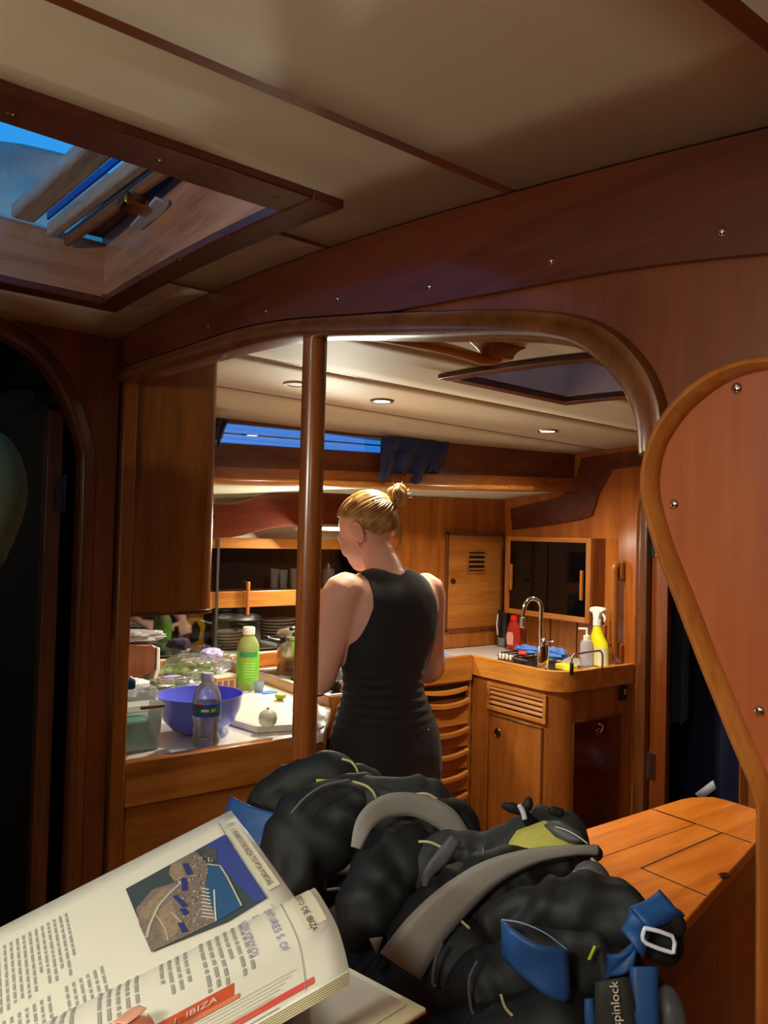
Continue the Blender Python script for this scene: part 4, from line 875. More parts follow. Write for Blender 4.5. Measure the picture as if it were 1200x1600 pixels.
# soap dispenser
e, c = bottle('soap_dispenser', 916, 1044, SZ, 2.53, [(0, 0), (.025, 0), (.026, .01), (.026, .085), (.02, .098), (.011, .102)], mat('clear soap', srgb(214, 208, 222), .1, trans=.5, ior=1.25), 'clear pump soap dispenser with a white pump beside the yellow spray bottle', 1, 'dispenser')
MB().lathe([(.011, .10), (.014, .10), (.014, .118), (.005, .122), (.004, .145), (0, .146)], c, 18).build('pump', WHITE, e)
MB().tube([(c.x, c.y, c.z + .146), (c.x - .012, c.y + .03, c.z + .144)], .0045).build('pump_nozzle', WHITE, e)
# yellow spray bottle
p = atX(936, 1040, 2.57); c = Vector((2.57, p.y, SZ))
sy = T('spray_bottle', c, 'yellow spray cleaner bottle with white trigger head at the right end of the sink', 'spray bottle')
YB = mat('yellow bottle', srgb(240, 226, 30), .3)
rr = []
for z, w_, d_, o_ in ((0, .040, .022, 0), (.004, .044, .025, 0), (.07, .044, .025, 0), (.095, .040, .024, .004), (.12, .028, .02, .010), (.145, .019, .016, .012), (.165, .015, .014, .012)):
    rr.append([(c.x + d_ * math.sin(a), c.y + o_ + w_ * math.cos(a), c.z + z) for a in [2 * math.pi * k / 24 for k in range(24)]])
MB().loft(rr).build('bottle_body', YB, sy)
lbm = MB(); lbm.grid([[(c.x - .0253 * math.sin(a) - .0006, c.y + .0443 * math.cos(a), c.z + z) for z in (.006, .075)] for a in [1.5 + 1.4 * k / 8 for k in range(9)]])
lbm.build('label', mat('pale label', srgb(216, 210, 180), .4), sy)
HW = mat('trigger white', srgb(240, 240, 240), .3)
MB().lathe([(.016, .160), (.0175, .160), (.0175, .185), (.012, .188)], (c.x, c.y + .012, c.z), 20).build('collar', HW, sy)
hd = MB().prism([(c.y - .002, c.z + .185), (c.y + .026, c.z + .185), (c.y + .03, c.z + .21), (c.y + .045, c.z + .214), (c.y + .044, c.z + .23), (c.y + .02, c.z + .236), (c.y - .02, c.z + .234), (c.y - .028, c.z + .222), (c.y - .008, c.z + .212)], 'X', c.x - .012, c.x + .012)
hd.build('trigger_head', HW, sy, bevel=.004)
MB().tube([(c.x, c.y - .015, c.z + .212), (c.x, c.y - .026, c.z + .192), (c.x, c.y - .024, c.z + .180)], .005, n=8).build('trigger', HW, sy)
# small hoop rail on the sink edge
a = atZ(893, 1052, .94); b = atZ(941, 1046, .94)
hp = T('hoop_rail', (a.x, a.y, .93), 'bent steel hoop with a black foot on the sink edge in front of the bottles', 'rail')
zt = atX(905, 1017, (a.x + b.x) / 2).z
MB().tube(smoothpath([(a.x, a.y, .934), (a.x, a.y, zt - .02), (a.x + .008, a.y - .003, zt - .004), (a.x + .025, a.y - .008, zt), (b.x - .02, b.y + .006, zt), (b.x - .005, b.y + .002, zt - .006), (b.x, b.y, zt - .022), (b.x, b.y, .934)], 4), .004, n=10).build('hoop', STEEL, hp)
MB().tube([(a.x, a.y, .938), (a.x, a.y, .975)], .0075).build('black_foot', BLKPL, hp)
# blue bag on the drawers worktop
p = atZ(706, 1028, .931)
MBb = MB().hexa([(1.97, 2.43, .931), (2.20, 2.43, .931), (2.19, 2.60, .931), (1.97, 2.62, .931), (1.975, 2.435, .94), (2.17, 2.44, .936), (2.12, 2.60, .98), (1.98, 2.61, .998)])
MBb.build('blue_bag', mat('blue bag', srgb(104, 158, 232), .5, bump=.3, bscale=60), None, bevel=.006, sub=1, label='light blue folded plastic bag on the worktop right of the woman', category='bag')

# ================================================================ PEOPLE
def remesh(mb, name, voxel, m, parent=None, smooth=6):
    me = bpy.data.meshes.new(name); me.from_pydata(mb.v, [], mb.f)
    bm = bmesh.new(); bm.from_mesh(me); bmesh.ops.recalc_face_normals(bm, faces=bm.faces); bm.to_mesh(me); bm.free()
    o = bpy.data.objects.new(name, me); COL.objects.link(o)
    q = o.modifiers.new('r', 'REMESH'); q.mode = 'VOXEL'; q.voxel_size = voxel
    q = o.modifiers.new('s', 'SMOOTH'); q.iterations = smooth; q.factor = .5
    dg = bpy.context.evaluated_depsgraph_get(); dg.update()
    me2 = bpy.data.meshes.new_from_object(o.evaluated_get(dg)); bpy.data.objects.remove(o)
    me2.name = name; me2.materials.clear(); me2.materials.append(m); me2.polygons.foreach_set('use_smooth', [True] * len(me2.polygons))
    o = bpy.data.objects.new(name, me2); COL.objects.link(o)
    if parent is not None: o.parent = parent; o.matrix_parent_inverse = Matrix.Translation(parent.location).inverted()
    return o
def limb(mb, pts, n=16):
    """pts: (x,y,z,r) or (x,y,z,rx,ry) smooth limb"""
    sp = smoothpath([tuple(p) for p in pts], 5)
    mb.tube([(p[0], p[1], p[2]) for p in sp], [p[3] for p in sp], n=n)
def torso(mb, rows, n=28):
    """rows: (cx,cy,z,rx,ry[,tilt]) superellipse sections"""
    sp = smoothpath([tuple(r) for r in rows], 4); rings = []
    for c in sp:
        rings.append([(c[0] + c[3] * math.copysign(abs(math.cos(a)) ** .85, math.cos(a)), c[1] + c[4] * math.copysign(abs(math.sin(a)) ** .85, math.sin(a)), c[2]) for a in [2 * math.pi * k / n for k in range(n)]])
    mb.loft(rings)
def hand(mb, wrist, dirv, side, up=Vector((0, 0, 1)), s=1.0, curl=.6):
    """palm and five curled fingers; side = direction of the thumb"""
    d = dirv.normalized(); sd = (side - d * side.dot(d)).normalized(); nrm = d.cross(sd).normalized()
    if nrm.dot(up) < 0: nrm = -nrm
    w0 = Vector(wrist)
    rings = []
    for t, wd, th in ((-.01, .024, .017), (.02, .03, .015), (.05, .037, .014), (.078, .038, .012), (.088, .034, .009)):
        rings.append([w0 + d * t * s + sd * (wd * s * math.cos(a)) + nrm * (th * s * math.sin(a)) for a in [2 * math.pi * k / 14 for k in range(14)]])
    mb.loft(rings)
    for off, ln, r in ((.027, .066, .0085), (.009, .075, .009), (-.010, .070, .0085), (-.027, .056, .0078)):
        p = w0 + d * .075 * s + sd * off * s; pts = [(*p, r * 1.1 * s)]; ang = 0
        for k, seg in enumerate((.42, .33, .25)):
            ang += curl * (.6, .9, .6)[k]; p = p + (d * math.cos(ang) - nrm * math.sin(ang)) * ln * seg * s; pts.append((*p, r * (1, .92, .8)[k] * s))
        limb(mb, pts, 10)
    p = w0 + d * .022 * s + sd * .024 * s; q = p + (d * .6 + sd * .8).normalized() * .035 * s; q2 = q + (d * .9 + sd * .25 - nrm * .2).normalized() * .03 * s; q3 = q2 + (d * .95 - nrm * .3).normalized() * .024 * s
    limb(mb, [(*p, .014 * s), (*q, .0115 * s), (*q2, .0105 * s), (*q3, .0085 * s)], 10)

# ---------------- the woman at the stove
wx, wy = 1.335, 1.78
wo = T('person', (wx, wy, 0), 'woman with tied-up blond hair in a black sleeveless dress, back turned', 'person')
bd = MB()
torso(bd, [(wx, wy + .0, .76, .168, .118), (wx - .006, wy - .005, .82, .164, .122), (wx - .006, wy, .88, .157, .114), (wx - .014, wy, .95, .134, .096), (wx - .022, wy + .0, 1.01, .114, .086), (wx - .014, wy + .005, 1.08, .124, .092), (wx + .002, wy + .01, 1.15, .146, .102), (wx + .006, wy + .012, 1.22, .156, .098), (wx + .008, wy + .015, 1.275, .158, .082), (wx + .008, wy + .02, 1.312, .128, .062), (wx + .006, wy + .028, 1.335, .075, .05)])
limb(bd, [(wx + .006, wy + .028, 1.30, .062), (wx + .004, wy + .045, 1.345, .052), (wx, wy + .075, 1.385, .050), (wx - .002, wy + .09, 1.42, .052)])
# head: turned left and bowed
hc = Vector((1.322, 1.893, 1.450))
hf = Vector((-.38, .80, -.44)).normalized()       # facing direction
hs = hf.cross(_z).normalized(); hu = hs.cross(hf).normalized()
HR = Matrix((hs, hf, hu)).transposed()
H = lambda a, b, c_: hc + HR @ Vector((a, b, c_))
bd.ell(H(0, -.012, .022), (.073, .090, .082), HR, 24, 16)
bd.ell(H(0, .030, -.030), (.058, .062, .074), HR, 20, 14)
bd.ell(H(0, .052, -.082), (.034, .034, .024), HR)
bd.ell(H(0, .088, -.028), (.011, .018, .020), HR); bd.ell(H(0, .080, -.002), (.010, .012, .024), HR)
bd.ell(H(0, .082, -.062), (.020, .012, .006), HR); bd.ell(H(0, .080, -.071), (.017, .011, .006), HR)
for s in (-1, 1):
    bd.ell(H(s * .040, .060, -.034), (.020, .022, .022), HR); bd.ell(H(s * .028, .078, .014), (.018, .010, .006), HR)
    bd.ell(H(s * .028, .076, .0), (.012, .010, .009), HR)
    # ear
    er = Matrix.Rotation(0, 3, 'Z'); bd.ell(H(s * .074, -.006, -.014), (.010, .020, .032), HR)
# arms
LS = Vector((wx - .150, wy + .018, 1.275)); LE = Vector((1.140, 1.835, 1.035)); LW = Vector((1.235, 2.035, 1.00))
RS = Vector((wx + .150, wy + .018, 1.275)); RE = Vector((1.512, 1.80, 1.035)); RW = Vector((1.455, 2.03, .985))
limb(bd, [(LS.x + .05, LS.y, LS.z - .01, .045), (*LS, .058), (*(LS.lerp(LE, .35)), .055), (*(LS.lerp(LE, .75)), .047), (*LE, .041), (*(LE.lerp(LW, .3)), .039), (*(LE.lerp(LW, .75)), .027), (*LW, .023)])
limb(bd, [(RS.x - .05, RS.y, RS.z - .01, .045), (*RS, .052), (*(RS.lerp(RE, .35)), .048), (*(RS.lerp(RE, .75)), .041), (*RE, .036), (*(RE.lerp(RW, .3)), .036), (*(RE.lerp(RW, .75)), .027), (*RW, .023)])
hand(bd, LW, LW - LE, Vector((1, 0, 0)), s=.95); hand(bd, RW, RW - RE, Vector((-1, 0, 0)), s=.95)
for s in (-1, 1):
    limb(bd, [(wx + s * .075, wy, .82, .095), (wx + s * .083, wy, .70, .088), (wx + s * .085, wy + .003, .55, .070), (wx + s * .085, wy + .01, .46, .056), (wx + s * .085, wy - .005, .36, .056), (wx + s * .085, wy - .005, .2, .042), (wx + s * .085, wy - .01, .08, .034), (wx + s * .085, wy - .01, .045, .036)])
    limb(bd, [(wx + s * .087, wy - .035, .032, .030), (wx + s * .09, wy + .05, .034, .034), (wx + s * .095, wy + .13, .024, .032), (wx + s * .096, wy + .165, .02, .022)])
body = remesh(bd, 'body', .0065, SKIN, wo, 5)
for s in (-1, 1):
    mb = MB(); rings = []
    for k in range(15):      # C-shaped rim of the ear around a shallow bowl
        a = -2.2 + 4.6 * k / 14; ce = H(s * (.077 + .004 * math.cos(a)), -.012 - .016 * math.cos(a) * 1.0, -.012 + .028 * math.sin(a)); rings.append(ce)
    mb.tube(rings, [.0045] * 15, n=8); mb.ell(H(s * .073, -.010, -.012), (.007, .016, .027), HR); mb.ell(H(s * .075, .004, -.040), (.006, .008, .010), HR)
    mb.build('ear', SKIN, wo, sub=1, smooth=3)
# dress: shell grown from the body surface where it is covered
def shell(bodyo, name, m, parent, inside, off, th=.003):
    bm = bmesh.new(); bm.from_mesh(bodyo.data)
    dead = [f for f in bm.faces if not inside(f.calc_center_median())]
    bmesh.ops.delete(bm, geom=dead, context='FACES')
    for _ in range(6):
        mv = {}
        for v in bm.verts:
            bn = [e.other_vert(v).co for e in v.link_edges if e.is_boundary]
            if len(bn) == 2: mv[v] = v.co.lerp((bn[0] + bn[1]) / 2, .7)
        for v, c_ in mv.items(): v.co = c_
    bm.normal_update()
    nr = {v: v.normal.copy() for v in bm.verts}
    for v in bm.verts: v.co += nr[v] * (off(v.co) if callable(off) else off)
    me = bpy.data.meshes.new(name); bm.to_mesh(me); bm.free(); me.materials.clear(); me.materials.append(m)
    me.polygons.foreach_set('use_smooth', [True] * len(me.polygons))
    o = bpy.data.objects.new(name, me); COL.objects.link(o); o.parent = parent; o.matrix_parent_inverse = Matrix.Translation(parent.location).inverted()
    q = o.modifiers.new('s', 'SOLIDIFY'); q.thickness = th; q.offset = -1
    return o
def in_dress(p):
    dx = p.x - (wx + .006); z = p.z
    if z < .60: return False
    # arms excluded
    if z < 1.14 and (p.y > wy + .118 or (z < 1.12 and abs(dx) > .150 and z > .99 and (p - (LE if dx < 0 else RE)).length < .12)): return False
    for A, B in ((LS, LE), (RS, RE)):
        t = max(0, min(1, (p - A).dot(B - A) / (B - A).length_squared)); q = A + (B - A) * t
        if t > .12 and (p - q).length < .056 and abs(dx) > .118: return False
    if z > 1.14:
        lim = .145 - max(0, (z - 1.14)) * .36
        if z > 1.24: lim = .109 - (z - 1.24) * .10
        if abs(dx) > lim: return False
    if p.y < wy + .03: nz = 1.322 + .35 * abs(dx) if abs(dx) < .08 else 1.40
    else: nz = 1.20 + 1.6 * max(0, abs(dx) - .03)
    if z > nz or z > 1.352: return False
    return True
def fold(p):
    w_ = math.exp(-((p.z - .985) / .07) ** 2)
    return .0045 + .0035 * w_ * math.sin(p.z * 240 + 18 * (p.x - wx) + 4 * noise.noise(p * 8)) + .002 * noise.noise(p * 14)
DRESS = mat('black jersey', srgb(22, 24, 30), .75, bump=.12, bscale=500, sheen=.15)
dress = shell(body, 'dress', DRESS, wo, in_dress, fold)
MB().ell((wx + .045, wy - .128, .905), (.003, .0015, .002)).build('thread_spot', WHITE, dress)
# hair
HAIR = bpy.data.materials.new('blond hair'); HAIR.use_nodes = True
n = HAIR.node_tree; b = n.nodes['Principled BSDF']; t = n.nodes.new('ShaderNodeTexCoord'); nz = n.nodes.new('ShaderNodeTexNoise'); nz.inputs['Scale'].default_value = 30; nz.inputs['Detail'].default_value = 6
r = n.nodes.new('ShaderNodeValToRGB'); r.color_ramp.elements[0].color = srgb(128, 92, 50); r.color_ramp.elements[0].position = .30; r.color_ramp.elements[1].color = srgb(206, 166, 104); r.color_ramp.elements[1].position = .65
n.links.new(t.outputs['Object'], nz.inputs[0]); n.links.new(nz.outputs[0], r.inputs[0]); n.links.new(r.outputs[0], b.inputs['Base Color']); b.inputs['Roughness'].default_value = .42
bun = H(.022, -.122, .050)
mb = MB(); n1, m1 = 64, 40
ctr = Vector((0, -.014, .022)); rings = []
for i in range(m1 + 1):
    th = math.pi * (.01 + .98 * i / m1); ring = []
    for k in range(n1):
        ph = 2 * math.pi * k / n1; q = Vector((math.sin(th) * math.cos(ph), math.sin(th) * math.sin(ph), math.cos(th)))
        front = q.y
        # hairline: pull skull-inside where the face and neck are
        cover = 1.0
        line = -.70 if front < -.35 else (-.70 + (front + .35) * 1.9 if front < .05 else .06 + (front - .05) * .75)
        cover = 1.0 if q.z > line else (1.0 - .16 * min(1, (line - q.z) / .10))
        g = math.sin(math.atan2(q.x, q.z + .6) * 46 + 5 * noise.noise(q * 2.2)) * .012 + .035 * noise.noise(q * 3.1)
        rr_ = 1.0 + (.075 + g) * (1 if cover == 1 else 0)
        v_ = Vector((q.x * .0735, q.y * .092, q.z * .083)) * (rr_ * cover)
        ring.append(hc + HR @ (ctr + v_))
    rings.append(ring)
mb.loft(rings)
hair = mb.build('hair', HAIR, wo, smooth=1.5)
# strands combed back to the bun, and loose neck wisps
st_ = MB()
random.seed(11)
def onhead(q, k=1.09): q = q.normalized(); return hc + HR @ (ctr + Vector((q.x * .0735, q.y * .092, q.z * .083)) * k)
bl = HR.transposed() @ (bun - hc) - ctr
bq = Vector((bl.x / .0735, bl.y / .092, bl.z / .083)).normalized()
for k in range(230):
    ph = random.uniform(-math.pi, math.pi); e = random.uniform(.1, 1.0)
    s_ = Vector((math.cos(ph), .35 + .5 * random.random() - (.8 if random.random() < .5 else 0), math.sin(ph) * .9)).normalized()
    if s_.z < (-.62 if s_.y < -.35 else (-.62 + (s_.y + .35) * 1.9 if s_.y < .05 else .14 + (s_.y - .05) * .75)): continue
    pts = []
    for j in range(9):
        u = j / 8; q = s_.lerp(bq, u * .97); pts.append(onhead(q, 1.085 + .03 * math.sin(u * 3.1) + .008 * random.random()))
    st_.tube(smoothpath(pts, 2), [.0017] * 8 + [.0026] * 9, n=5, ends=False)
st_.build('hair_strands', HAIR, hair, kind='stuff')
bn = MB()
for k in range(26):
    a = k * 2.399; ax_ = Vector((math.cos(a), math.sin(a), random.uniform(-.6, .6))).normalized(); b_ = ax_.orthogonal().normalized(); c_ = ax_.cross(b_)
    R_b = random.uniform(.018, .028); ce = bun + Vector((random.uniform(-.006, .006), random.uniform(-.008, .008), random.uniform(-.002, .014)))
    bn.tube([ce + (b_ * math.cos(s) + c_ * math.sin(s)) * R_b for s in [j * .5 for j in range(10)]], .0045, n=6)
for k in range(16):
    d_ = Vector((random.uniform(-.3, 1), random.uniform(-1, .2), random.uniform(.0, 1))).normalized()
    bn.tube(smoothpath([bun + d_ * .015, bun + d_ * .032, bun + d_ * .046 + Vector((.004, 0, .006)) * random.uniform(-1, 1)], 3), [.003, .0028, .0024, .002, .0016, .0012, .001], n=5)
bn.build('hair_bun', HAIR, hair)
MB().tube([onhead(bq, 1.10) + (HR @ Vector((math.cos(a), .2 * math.sin(a), math.sin(a)))) * .016 for a in [j * .6 for j in range(12)]], .004, n=8).build('hair_tie', BLKPL, hair)
ws_ = MB()
for k in range(26):
    s0 = onhead(Vector((random.uniform(-.1, .9), -1, random.uniform(-.9, -.2))), 1.05); r1 = random.uniform(.02, .055)
    ws_.tube(smoothpath([s0, s0 + Vector((.006, -.008, -.3 * r1)), s0 + Vector((.010 * random.random(), -.012, -r1)), s0 + Vector((.016 * random.uniform(-1, 1), -.006, -1.5 * r1))], 3), .0011, n=4, ends=False)
ws_.build('neck_wisps', HAIR, hair, kind='stuff')

# ---------------- person at the left edge
mx_, my_ = .05, 1.36
mo = T('person', (mx_, my_, 0), 'person in a dark green short-sleeved shirt, arm just inside the left edge of the photo', 'person')
bd = MB()
torso(bd, [(mx_, my_, .80, .155, .115), (mx_, my_, .92, .165, .12), (mx_, my_, 1.05, .15, .11), (mx_, my_, 1.2, .17, .12), (mx_, my_, 1.36, .175, .12), (mx_, my_, 1.47, .15, .09), (mx_, my_, 1.52, .08, .055)], 24)
limb(bd, [(mx_, my_, 1.47, .058), (mx_, my_ - .01, 1.55, .055), (mx_, my_ - .02, 1.60, .056)])
hc2 = Vector((mx_ - .02, my_ - .03, 1.68))
for c_, r_ in (((0, .01, .03), (.076, .095, .09)), ((0, -.03, -.03), (.06, .062, .078)), ((0, -.05, -.085), (.034, .034, .026)), ((0, -.095, -.03), (.012, .018, .022)), ((0, -.085, -.065), (.022, .012, .008)), ((-.076, .0, -.02), (.01, .02, .03)), ((.076, .0, -.02), (.01, .02, .03)), ((-.03, -.082, .0), (.014, .01, .009)), ((.03, -.082, .0), (.014, .01, .009))): bd.ell(hc2 + Vector(c_), r_)
pS, pE_, pW_ = atT(-18, 745, 1.20), atT(-75, 955, 1.15), atT(-220, 1060, 1.0)
sh0 = Vector((mx_ + .08, my_ - .02, 1.46))
limb(bd, [(*sh0, .06), (*atT(-45, 725, 1.21), .058), (*pS.lerp(pE_, .15), .054), (*pS.lerp(pE_, .6), .046), (*pE_, .040), (*pE_.lerp(pW_, .4), .040), (*pW_, .027)])
hand(bd, pW_, pW_ - pE_, Vector((0, 0, 1)))
LS2 = Vector((mx_ - .19, my_ + .01, 1.40)); LE2 = Vector((mx_ - .24, my_ + .0, 1.12)); LW2 = Vector((mx_ - .24, my_ - .08, .86))
limb(bd, [(mx_ - .10, my_, 1.40, .05), (*LS2, .058), (*LS2.lerp(LE2, .5), .05), (*LE2, .042), (*LE2.lerp(LW2, .4), .04), (*LW2, .027)]); hand(bd, LW2, LW2 - LE2, Vector((0, -1, 0)))
for s in (-1, 1):
    limb(bd, [(mx_ + s * .085, my_, .86, .10), (mx_ + s * .09, my_, .7, .088), (mx_ + s * .09, my_, .5, .062), (mx_ + s * .09, my_ + .01, .36, .06), (mx_ + s * .09, my_ + .01, .09, .038)])
    limb(bd, [(mx_ + s * .09, my_ + .03, .035, .032), (mx_ + s * .10, my_ - .08, .035, .036), (mx_ + s * .11, my_ - .17, .024, .028)])
body2 = remesh(bd, 'body', .010, SKIN, mo, 4)
SHIRT = mat('dark green shirt', srgb(66, 74, 52), .85, bump=.2, bscale=200)
def in_shirt(p):
    if p.z < .88 or p.z > 1.60: return False
    if (p - pE_).length < .20 or (p - pW_).length < .3: 
        t = (p - pS).dot(pE_ - pS) / (pE_ - pS).length_squared
        return t < .62
    if (p - LE2).length < .16 or (p - LW2).length < .2: return False
    if abs(p.x - mx_) < .075 and p.z > 1.51: return False
    return True
shell(body2, 'shirt', SHIRT, mo, in_shirt, lambda p: .010 + .004 * noise.noise(p * 12))
shell(body2, 'trousers', mat('dark trousers', srgb(30, 32, 40), .85), mo, lambda p: .10 < p.z < .9 and (p - LW2).length > .22 and (p - pW_).length > .25, .008)
hm = MB().ell(hc2 + Vector((0, .018, .045)), (.082, .10, .085), None, 28, 18)
hm.build('hair', mat('brown hair', srgb(60, 42, 28), .5, bump=.5, bscale=150), mo)
# ================================================================ CANVAS AND BOARD ABOVE THE SALOON HATCH
hb_e = T('hatch_board', (.36, 1.28, 1.93), 'grey weathered wooden sliding board with a latch across the saloon hatch', 'board')
WG = wood('weathered teak', srgb(120, 112, 112), srgb(176, 166, 160), 'y', .6, 0)
WG2 = wood('wet teak', srgb(96, 60, 40), srgb(140, 96, 66), 'y', .4, .1)
def barz(P0, P1, w_, h_, m, nm, par, bev=.004):
    P0 = Vector(P0); P1 = Vector(P1); d_ = (P1 - P0).normalized(); n_ = Vector((-d_.y, d_.x, 0)) * -1
    return MB().hexa([P0, P0 + n_ * w_, P1 + n_ * w_, P1, P0 + _z * h_, P0 + n_ * w_ + _z * h_, P1 + n_ * w_ + _z * h_, P1 + _z * h_]).build(nm, m, par, bevel=bev)
A1, A2 = Vector((.315, 1.462, 1.945)), Vector((.385, .79, 1.945))
barz(A1 + Vector((.035, 0, 0)), A2 + Vector((.035, 0, 0)), .012, .022, WG2, 'lower_board', hb_e); barz(A1 + Vector((.012, 0, .010)), A2 + Vector((.012, 0, .010)), .018, .024, WG, 'middle_board', hb_e)
barz(A1 + Vector((-.026, 0, .026)), A2 + Vector((-.026, 0, .026)), .040, .026, WG, 'upper_board', hb_e, .006)
barz(A1 + Vector((-.002, 0, .040)), A2 + Vector((-.002, 0, .040)), .004, .014, mat('blue sky glint', srgb(40, 100, 200), .3), 'edging', hb_e, .001)  # blue strip paints the sky highlight along the boards
pl_ = atZ(228, 334, 1.935); MB().prism([(pl_.x - .012, pl_.y - .075), (pl_.x + .012, pl_.y - .07), (pl_.x + .018, pl_.y - .03), (pl_.x + .012, pl_.y + .055), (pl_.x - .006, pl_.y + .06)], 'Z', 1.930, 1.935).build('latch_plate', mat('white plate', srgb(176, 180, 206), .4), hb_e, bevel=.002)
pl_ = atZ(205, 312, 1.94); MB().box(pl_.x - .016, pl_.x + .02, pl_.y - .02, pl_.y + .02, 1.925, 1.946).build('latch', BRASS, hb_e, bevel=.004)
MB().box(.372, .45, .755, 1.50, 1.99, 2.005).build('roof_board', WG2, hb_e, bevel=.002)
# folded canvas lying on deck outside
CAN = mat('blue grey canvas', srgb(186, 182, 168), .8, bump=.4, bscale=40, var=.15)
g = []
for i in range(40):
    u = i / 39; row = []
    for j in range(24):
        v_ = j / 23; x = -.75 + 1.6 * u
        y = 1.60 + .30 * v_ + .03 * noise.noise((x * 3, 1, v_ * 3))
        zt = 1.985 + .25 * math.sin(min(1, v_ * 1.6) * 1.57) + .02 * noise.noise((x * 6, y * 9, 2)); y += .035 * math.sin(v_ * 14 + 5 * noise.noise((x * 4, v_ * 2, 0)))
        row.append((x + .02 * noise.noise((x * 8, y * 8, 5)), y, zt))
    g.append(row)
MB().grid(g).build('canvas_cover', CAN, None, solid=.004, sub=1, label='folded blue-grey canvas lying outside over the saloon hatch', category='canvas')
g = [[(-.75 + 1.6 * i / 24, 1.66 + .05 * j / 5 + .012 * noise.noise((i * .3, j, 3)), 2.262 + .035 * math.sin(j * .6) + .015 * noise.noise((i * .35, j * .4, 9))) for j in range(6)] for i in range(25)]
MB().grid(g).build('navy_cover_edge', NAVY, None, solid=.01, sub=1, label='dark navy rolled edge of the canvas seen through the saloon hatch', category='canvas')
# saloon lamp fittings: one above the reader, one added unseen behind
for (lx, ly) in ((-.30, -.10), (-.75, .45)):
    zl = ceil_z(lx, ly)
    e = T('ceiling_lamp', (lx, ly, zl), 'round saloon ceiling lamp above the reader' if lx > -.5 else 'added saloon lamp behind the reader, unseen, lighting the hatch coaming', 'light')
    if lx < -.5:
        MB().tube([(lx, ly, zl), (lx, ly, 1.66)], .008).build('stem', STEEL, e)
    MB().lathe([(.05, 0), (.07, -.002), (.072, .006), (.05, .008)], (lx, ly, zl - .003), 28).build('bezel', STEEL, e)
    MB().lathe([(0, .003), (.05, .003), (.05, .006), (0, .006)], (lx, ly, zl - .002), 28).build('lens', LAMP, e)
# ================================================================ SALOON CHEST UNDER THE LIFE JACKETS
ch = T('saloon_table', (.40, .55, 0), 'low wooden saloon table carrying the life jackets, hidden beneath them', 'table')
def uv(u_, t_, z): return _rh * u_ + _fh * t_ + Vector((0, 0, z))
tp = [uv(-.10, .50, 0), uv(.155, .46, 0), uv(.17, .60, 0), uv(.05, .92, 0), (uv(-.13, .92, 0))]
MB().prism([(p.x, p.y) for p in tp], 'Z', .905, .925).build('tabletop', W_Y, ch, bevel=.004)
cc = uv(.03, .68, 0); MB().box(cc.x - .04, cc.x + .04, cc.y - .04, cc.y + .04, 0, .904).build('pedestal', W_Z, ch, bevel=.006)

# ================================================================ LIFE JACKETS
NYL = mat('black nylon', srgb(24, 25, 27), .62, bump=.42, bscale=20)
NYL2 = mat('charcoal sheen nylon', srgb(50, 52, 52), .65, bump=.42, bscale=20)  # grey sheen of the upper surfaces put into the colour; also the grey panel
for _m in (NYL, NYL2):   # crisp creases of coated nylon
    _n = _m.node_tree; _nz = [x for x in _n.nodes if x.type == 'TEX_NOISE'][0]; _nz.noise_type = 'RIDGED_MULTIFRACTAL'; _nz.inputs['Scale'].default_value = 11; _nz.inputs['Detail'].default_value = 3; _nz.inputs['Distortion'].default_value = .8
    _bp = [x for x in _n.nodes if x.type == 'BUMP'][0]; _bp.inputs['Strength'].default_value = .55; _bp.inputs['Distance'].default_value = .006
WEB = mat('grey webbing', srgb(150, 145, 140), .5, bump=.08, bscale=300)
BLUE = mat('blue panel', srgb(34, 82, 146), .5, bump=.06, bscale=200)
LIME = mat('lime piping', srgb(196, 190, 140), .5)
LIME2 = mat('lime tag', srgb(190, 220, 40), .4)
YEL = mat('yellow panel', srgb(204, 196, 96), .65, bump=.2, bscale=400)
REFL = mat('reflective tape', srgb(226, 228, 248), .35, metal=0, coat=.4)
GREYP = mat('grey patch', srgb(92, 92, 96), .45, bump=.2, bscale=80)
def lobe(pts, m, name, par, flat=.75, seed=0, amp=.014, n=32, k=9):
    """puffed fabric lobe; pts = (px, py, t, radius in photo pixels)"""
    P = [(*atT(a, b, t), r * t / FPX) for a, b, t, r in pts]; sp = smoothpath(P, k)
    mb = MB(); mb.tube([(p[0], p[1], p[2]) for p in sp], [p[3] for p in sp], n=n, flat=flat, upv=tuple(CF))
    c = sum((Vector(v) for v in mb.v), Vector()) / len(mb.v)
    axis = Vector(P[-1][:3]) - Vector(P[0][:3])
    for i, v in enumerate(mb.v):
        j = min(len(sp) - 1, max(0, i // n - 3)); q = Vector(sp[j][:3]); d = v - q
        if d.length < 1e-5: continue
        cr = math.sin((v - Vector(P[0][:3])).dot(axis.normalized()) * 190 + 6 * noise.noise(v * 14 + Vector((seed, 0, 0))))
        mb.v[i] = v + d.normalized() * (amp * noise.noise(v * 16 + Vector((seed, 3, 1))) + amp * .32 * cr * abs(noise.noise(v * 9)) * 2 - amp * .5 * max(0, noise.noise(v * 42 + Vector((0, seed, 0)))))
    return mb.build(name, m, par, smooth=3, sub=1)
def strap(pts, w_px, m, name, par, thick=.0025, k=6):
    """flat webbing; pts = (px, py, t [,width px]); width measured across the path as seen"""
    P = smoothpath([(p[0], p[1], p[2], (p[3] if len(p) > 3 else w_px)) for p in pts], k); g = []
    for i, p in enumerate(P):
        a = P[max(0, i - 1)]; b = P[min(len(P) - 1, i + 1)]; tx, ty = b[0] - a[0], b[1] - a[1]; L = math.hypot(tx, ty) or 1; nx, ny = -ty / L, tx / L
        g.append([atT(p[0] + nx * p[3] * s, p[1] + ny * p[3] * s, p[2] + .004 * abs(s) ** 2) for s in (-.5, -.25, 0, .25, .5)])
    return MB().grid(g).build(name, m, par, solid=thick, smooth=3)
